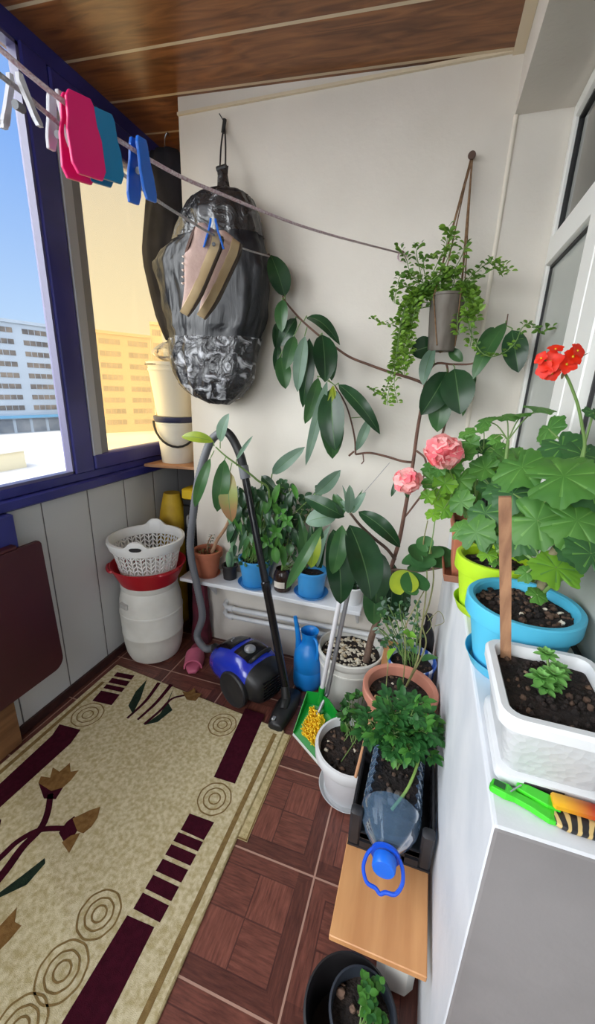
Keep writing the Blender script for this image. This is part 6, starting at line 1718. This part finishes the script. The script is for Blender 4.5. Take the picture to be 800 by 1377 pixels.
# ---- turquoise geranium: woody stem, big leaves, red flowers
m = MB(); st = MB()
sb = at(726, 812, Z=s_t.z); sb2 = at(733, 765, Y=.88); sb3 = at(758, 722, Y=.88)
MB().tube(catmull([sb, sb2, sb3, at(772, 695, Y=.89), at(778, 640, Y=.90)], 6), [.010, .006], 10).build('woody_stem', mat('knobbly_pale_stem', (150, 140, 108), .8, (120, 112, 84), 30, bump=.4, bscale=60), tq)
st.tube(catmull([sb + V((-.005, .01, 0)), at(738, 790, Y=.86), at(760, 775, Y=.84)], 5), .004, 8); st.tube(catmull([sb2, at(690, 735, Y=.93), at(668, 742, Y=.94)], 5), .004, 8)
for (x, y, r, Y, n, mi, rt) in (
    (748, 764, 38, .84, (-.05, -.5, .85), 1, sb2), (758, 640, 56, .84, (-.35, -.5, .8), 0, at(776, 690, Y=.89)), (702, 628, 46, .93, (-.5, -.45, .75), 0, at(752, 720, Y=.88)), (722, 700, 46, .88, (-.3, -.75, .5), 0, sb3), (776, 700, 50, .82, (.0, -.7, .6), 0, sb3),
    (792, 655, 40, .86, (.1, -.7, .6), 2, at(776, 690, Y=.89)), (795, 745, 40, .86, (.2, -.6, .7), 2, sb3), (690, 664, 34, .95, (-.4, -.7, .5), 2, sb3), (700, 720, 34, .93, (-.3, -.7, .6), 2, sb2), (756, 600, 34, .95, (-.3, -.6, .7), 2, at(778, 640, Y=.90)), (785, 612, 34, .93, (.2, -.6, .7), 2, at(778, 640, Y=.90)), (772, 740, 26, .90, (-.1, -.7, .6), 2, sb3),
    (708, 770, 18, .88, (-.5, -.4, .8), 0, sb2), (722, 800, 16, .86, (.1, -.5, .8), 0, sb), (738, 577, 26, 1.02, (-.75, -.3, .4), 0, at(778, 640, Y=.90)), (798, 555, 16, .95, (.3, -.5, .7), 2, at(780, 620, Y=.90)), (740, 690, 30, .95, (-.2, -.6, .7), 2, sb3)):
    gleaf(m, st, x, y, r, Y, n, rt, mi)
# ring of small leaves low at the rim
st.tube(catmull([at(778, 645, Y=.90), at(786, 600, Y=.895), at(783, 575, Y=.89), at(777, 545, Y=.885), at(766, 515, Y=.88), at(758, 499, Y=.875)], 6), [.0032, .0024], 8)
m.build('foliage', LMg, tq); st.build('stem', M_stem, tq)
M_redp = mat('red_petal', (236, 52, 20), .5, (222, 34, 14), 30, tl=.25)
M_sep = mat('flower_sepal', (108, 92, 58), .6)
def floret(m, c, n, r, mi=0, k=5):
    n = V(n).normalized(); a, b_ = basis(n); ph = rnd(0, 6)
    for i in range(k):
        q = ph + 2 * PI * i / k; d = a * math.cos(q) + b_ * math.sin(q); m.leaf(c, c + d * r + n * r * .12, r * .95, n, .08, .12, 5, 'oval', mi)
hub = at(756, 497, Y=.875)
for (x, y, r, n) in ((740, 487, 17, (-.4, -.8, .3)), (733, 497, 13, (-.6, -.7, 0)), (747, 470, 11, (-.1, -.5, .8)), (762, 490, 14, (0, -.9, .2)), (770, 480, 14, (.3, -.8, .4)), (776, 472, 12, (.5, -.7, .5)), (742, 502, 11, (-.2, -.8, -.3)), (728, 482, 10, (-.7, -.6, .3))):
    p = at(x, y, Y=.868); R = r * pxm(p); f = MB(); floret(f, p, n, R); f.ball(p + V(n).normalized() * R * .05, R * .14, 8, 5, 1)
    f.tube([hub, p - V(n).normalized() * R * .08], .0014, 6, 2); f.build('red_flower', [M_redp, bpy.data.materials['yellow_block'], M_stem], tq)
f = MB(); f.leaf(hub, at(793, 474, Y=.87), .008, facing(hub), .05, .3, 5, 'lance', 0)
for i in range(5): f.ball(hub + V((rnd(-.006, .006), rnd(-.006, .004), rnd(-.012, .004))), .0042, 8, 6, 0, (.6, .6, 1.4))
f.build('bud', M_sep, tq)
# ---- lime geranium: tall stalks with edge-on leaves plus left side leaves
m = MB(); st = MB()
r0 = at(655, 752, Z=s_l.z); node = at(683, 592, Y=1.12)
st.tube(catmull([r0, at(668, 690, Y=1.11), at(678, 640, Y=1.11), node], 6), [.007, .004], 9)
for (x, y, r, n) in ((726, 548, 24, (.10, -.16, 1)), (680, 560, 20, (-.15, -.22, 1)), (652, 566, 17, (-.5, -.3, .85)), (704, 556, 15, (-.2, -.1, 1)), (664, 590, 12, (-.4, -.5, .7))):
    gleaf(m, st, x, y, r, 1.12, n, node, 0, rs=.0017, cup=-.14)
st.build('stem', M_stem, tl_); 
st = MB()
for (x, y, r, Y, n, mi) in ((640, 716, 30, 1.02, (-.5, -.7, .45), 0), (618, 712, 18, 1.05, (-.6, -.6, .5), 0), (662, 722, 26, 1.02, (-.2, -.8, .5), 0), (652, 690, 28, 1.05, (-.4, -.7, .6), 2), (690, 700, 28, 1.05, (-.1, -.7, .6), 0), (655, 745, 15, 1.02, (-.3, -.5, .8), 1), (700, 735, 24, 1.08, (.1, -.6, .7), 0), (668, 755, 12, 1.04, (-.3, -.4, .8), 0), (676, 660, 30, 1.08, (-.4, -.6, .7), 2), (712, 690, 26, 1.12, (.1, -.6, .7), 2)):
    gleaf(m, st, x, y, r, Y, n, at(662, 720, Y=1.1), mi)
m.build('foliage', LMg, tl_); st.build('leaf_stalk', M_stem, tl_)
# ---- pink geranium in the terracotta planter
m = MB(); st = MB(); random.seed(29)
root = s_p + V((.0, .0, 0)); nd = [at(618, 660, Y=1.33), at(640, 640, Y=1.33), at(600, 650, Y=1.32), at(650, 610, Y=1.33)]
for q in nd: st.tube(catmull([root + V((rnd(-.03, .03), rnd(-.03, .03), 0)), root.lerp(q, .6) + V((0, 0, .015)), q], 5), [.005, .003], 8)
for (x, y, r, mi) in ((652, 630, 22, 0), (618, 645, 22, 0), (598, 650, 18, 1), (586, 668, 15, 1), (580, 645, 17, 0), (597, 684, 16, 1), (625, 610, 17, 0), (632, 596, 15, 0), (628, 582, 13, 0), (646, 602, 17, 2), (608, 630, 16, 0), (640, 660, 19, 0), (620, 675, 20, 0), (575, 668, 11, 1), (590, 632, 13, 0), (665, 605, 18, 0), (677, 615, 17, 0), (684, 640, 20, 2), (660, 655, 20, 2), (575, 628, 11, 0), (605, 668, 17, 1), (636, 684, 17, 0), (582, 692, 11, 1), (650, 575, 11, 0), (670, 628, 15, 1), (695, 615, 16, 0), (610, 605, 12, 0)):
    Y = rnd(1.26, 1.36); gleaf(m, st, x, y, r * 1.06, Y, (rnd(-.6, .2), -rnd(.4, .8), rnd(.3, .8)), min(nd, key=lambda q: (q - at(x, y, Y=1.32)).length), mi, rs=.0016, pl=.035, cup=rnd(-.1, .2))
# two plain stalks that hang below, with the pot edge behind
st.tube(catmull([at(586, 690, Y=1.30), at(582, 720, Y=1.31), at(577, 745, Y=1.32)], 4), .002, 6); 
m.build('foliage', LMg, tp_)
M_pinkp = mat('pink_petal', (248, 150, 154), .55, (236, 104, 118), 24, tl=.3); M_pinkl = mat('pale_pink_petal', (252, 190, 188), .55, tl=.3)
for (x, y, r, Y, rt) in ((597, 608, 24, 1.24, nd[0]), (548, 646, 18.5, 1.26, nd[2])):
    p = at(x, y, Y=Y); R = r * pxm(p); f = MB()
    for i in range(46):
        z = 1 - 2 * (i + .5) / 46; a = i * 2.39996; d = V((math.sqrt(1 - z * z) * math.cos(a), math.sqrt(1 - z * z) * math.sin(a), z))
        if d.y > .55: continue
        c_ = p + V((d.x * R * .78, d.y * R * .7, d.z * R * .72)); floret(f, c_, d + V((rnd(-.6, .6), rnd(-.6, .6), rnd(-.6, .6))), R * rnd(.40, .54), random.choice((0, 1, 1)), 5)
    f.ball(p, R * .62, 14, 9, 0)
    f.build('pink_flower', [M_pinkp, M_pinkl], tp_)
    st.tube(catmull([rt, rt.lerp(p, .5) + V((0, .01, -.01)), p], 5), .002, 6)
st.build('stem', M_stem, tp_)
# ---- far blue pot: spiky dark and green leaves
m = MB(); random.seed(40)
for i in range(22):
    x, y = rnd(640, 700), rnd(572, 640); B = s_b + V((rnd(-.03, .03), rnd(-.03, .03), 0)); E_ = at(x, y, Y=rnd(1.56, 1.66))
    if E_.x > XW - .03: E_.x = XW - .03
    m.leaf(B, E_, rnd(.010, .018), facing(E_), rnd(.1, .3), .3, 7, 'lance', random.choice((0, 0, 1)))
m.build('foliage', [mat('dark_bronze_leaf', (56, 60, 56), .45), M_gerd], tb_)

# ------------------------------------------------------------------ small things on the near end of the sill
M_peggreen = mat('bright_green_clip', (64, 196, 40), .4)
def stick_box(name, label, cat, a, b, w, h, mt, z=SZ, extra=None):
    a, b = V(a), V(b); d = (b - a); ln = d.length; d.normalize(); s = V((-d.y, d.x, 0))
    Mx = Matrix(((d.x, s.x, 0, a.x), (d.y, s.y, 0, a.y), (0, 0, 1, z), (0, 0, 0, 1)))
    t = thing(name, label, cat, (a + b) / 2)
    return t, Mx, ln
a, b = at(660, 1048, Z=SZ + .01), at(756, 1098, Z=SZ + .01)
t, Mx, ln = stick_box('bag_clip', 'bright green plastic bag clip lying on the sill in front of the planter', 'clip', a, b, .02, .01, M_peggreen)
m = MB(); R = []
for q, w, h in ((0, .004, .004), (.03, .0085, .011), (.25, .0095, .013), (.38, .006, .010), (.6, .007, .010), (.85, .0105, .009), (1, .006, .006)):
    R.append([Mx @ V((ln * q, -w - .004, 0)), Mx @ V((ln * q, w - .004, 0)), Mx @ V((ln * q, w - .004, h)), Mx @ V((ln * q, -w - .004, h))])
m.loft(R); m.build('lower_jaw', M_peggreen, t, smooth=False, bevel=.001)
m = MB(); R = []
for q, w, h in ((.36, .005, .012), (.5, .008, .014), (.8, .010, .014), (.98, .006, .010)):
    R.append([Mx @ V((ln * q, -w + .013, .001)), Mx @ V((ln * q, w + .013, .001)), Mx @ V((ln * q, w + .013, h)), Mx @ V((ln * q, -w + .013, h))])
m.loft(R); m.build('upper_jaw', M_peggreen, t, smooth=False, bevel=.001)
MB().tube([Mx @ V((ln * .30, -.006, .013)), Mx @ V((ln * .42, .014, .014))], .0012, 6).build('wire', M_silver, t)
MB().box((ln * .05, -.009, .0125), (ln * .22, .0015, .0137), M=Mx).build('inner_slot', mat('dark_green_slot', (18, 80, 24), .5), t, smooth=False)
# seed packet / card and dark patterned pouch
k = NT('yellow_red_print')
tcx = k.n('ShaderNodeTexCoord'); sp_ = k.n('ShaderNodeSeparateXYZ'); k.l(tcx.outputs['Object'], sp_.inputs[0])
mr = k.n('ShaderNodeMapRange'); mr.inputs[1].default_value = -.02; mr.inputs[2].default_value = .022; k.l(sp_.outputs[0], mr.inputs[0])
p = k.n('ShaderNodeBsdfPrincipled'); k.l(k.mix(mr.outputs[0], rgb((214, 160, 34)), rgb((176, 40, 34))), p.inputs['Base Color']); p.inputs['Roughness'].default_value = .35; k.l(p.outputs[0], k.out.inputs[0])
a, b = at(744, 1083, Z=SZ + .012), at(803, 1092, Z=SZ + .012)
pk = (a + b) / 2
o = MB().box((pk.x - .030, pk.y - .010, SZ + .0085), (pk.x + .034, pk.y + .012, SZ + .021), bev=.003).build('printed_box', k.m)
tag(o, 'small box shading from yellow to red on the near edge of the sill', 'box')
k = NT('black_gold_print')
tcx = k.n('ShaderNodeTexCoord'); wv = k.n('ShaderNodeTexWave'); wv.inputs['Scale'].default_value = 21; wv.inputs['Distortion'].default_value = 6; k.l(tcx.outputs['Object'], wv.inputs['Vector'])
mr = k.n('ShaderNodeMapRange'); mr.inputs[1].default_value = .62; mr.inputs[2].default_value = .74; k.l(wv.outputs[0], mr.inputs[0])
p = k.n('ShaderNodeBsdfPrincipled'); k.l(k.mix(mr.outputs[0], rgb((34, 32, 34)), rgb((196, 168, 110))), p.inputs['Base Color']); p.inputs['Roughness'].default_value = .4; k.l(p.outputs[0], k.out.inputs[0])
c = at(785, 1116, Z=SZ)
m = MB(); R = []
for z, k2 in ((0, .93), (.003, 1), (.0065, 1), (.008, .95)):
    R.append([V((c.x + k2 * .040 * math.copysign(abs(math.cos(a)) ** .5, math.cos(a)), c.y + .004 + k2 * .017 * math.copysign(abs(math.sin(a)) ** .5, math.sin(a)), SZ + z)) for a in [2 * PI * i / 28 for i in range(28)]])
m.loft(R); tag(m.build('patterned_pouch', k.m, sharp=60), 'flat black pouch with gold pattern under the yellow and red box', 'pouch')
# ------------------------------------------------------------------ pieces of parts go one level deeper
NEST = {'plastic_barrel': [('body', ('grip',))], 'plastic_basin': [('bowl', ('handle',))], 'laundry_basket': [('rim', ('handle_slot',))], 'plastic_bucket': [('body', ('handle', 'wire_handle', 'lid_ring'))],
        'tool_case': [('body', ('latch',))], 'vacuum_cleaner': [('body', ('lid_panel', 'control_panel', 'emblem', 'carry_handle')), ('rear_housing', ('exhaust_grille',)), ('wand', ('wand_collar',)), ('hose', ('hose_connector',))],
        'dustpan': [('pan', ('lip', 'socket'))], 'bottle_planter': [('bottle', ('cap', 'handle'))], 'jar_planter': [('jar', ('label',))], 'planter_tub': [('body', ('drain_slot', 'base_frame'))], 'wrapped_bag': [('body', ('tape_wrap', 'gathered_wrap'))],
        'broom_head': [('brush_block', ('bristles',))], 'sneaker': [('upper', ('lace', 'opening'))], 'rubber_tree': [('foliage', ('leaf_stalk',))], 'bag_clip': [('lower_jaw', ('inner_slot',))], 'water_bottle': [('bottle', ('cap', 'handle'))], 'plastic_canister': [('body', ('cap', 'handle'))], 'hanging_planter': [('cord', ('nail',))], 'plant_shelf': [('board', ('wall_batten',))]}
def kind_of(o): return o.name.split('.')[0]
for o in [o for o in bpy.data.objects if o.parent is None and kind_of(o) in NEST]:
    kids = list(o.children)
    for part, subs in NEST[kind_of(o)]:
        ps = [k for k in kids if kind_of(k) == part]
        if not ps: continue
        for k in kids:
            if kind_of(k) in subs:
                for g in list(k.children): g.parent = o
                k.parent = ps[0]; k.location = k.location - ps[0].location if ps[0].location.length else k.location
GROUPS = {'saucer': 'saucers under the plant pots', 'plastic_bucket': 'buckets stacked on the corner shelf', 'potted_geranium': 'geraniums on the sill', 'apartment_building': 'blocks of flats outside'}
for o in bpy.data.objects:
    if o.parent is None and kind_of(o) in GROUPS and 'label' in o: o['group'] = GROUPS[kind_of(o)]
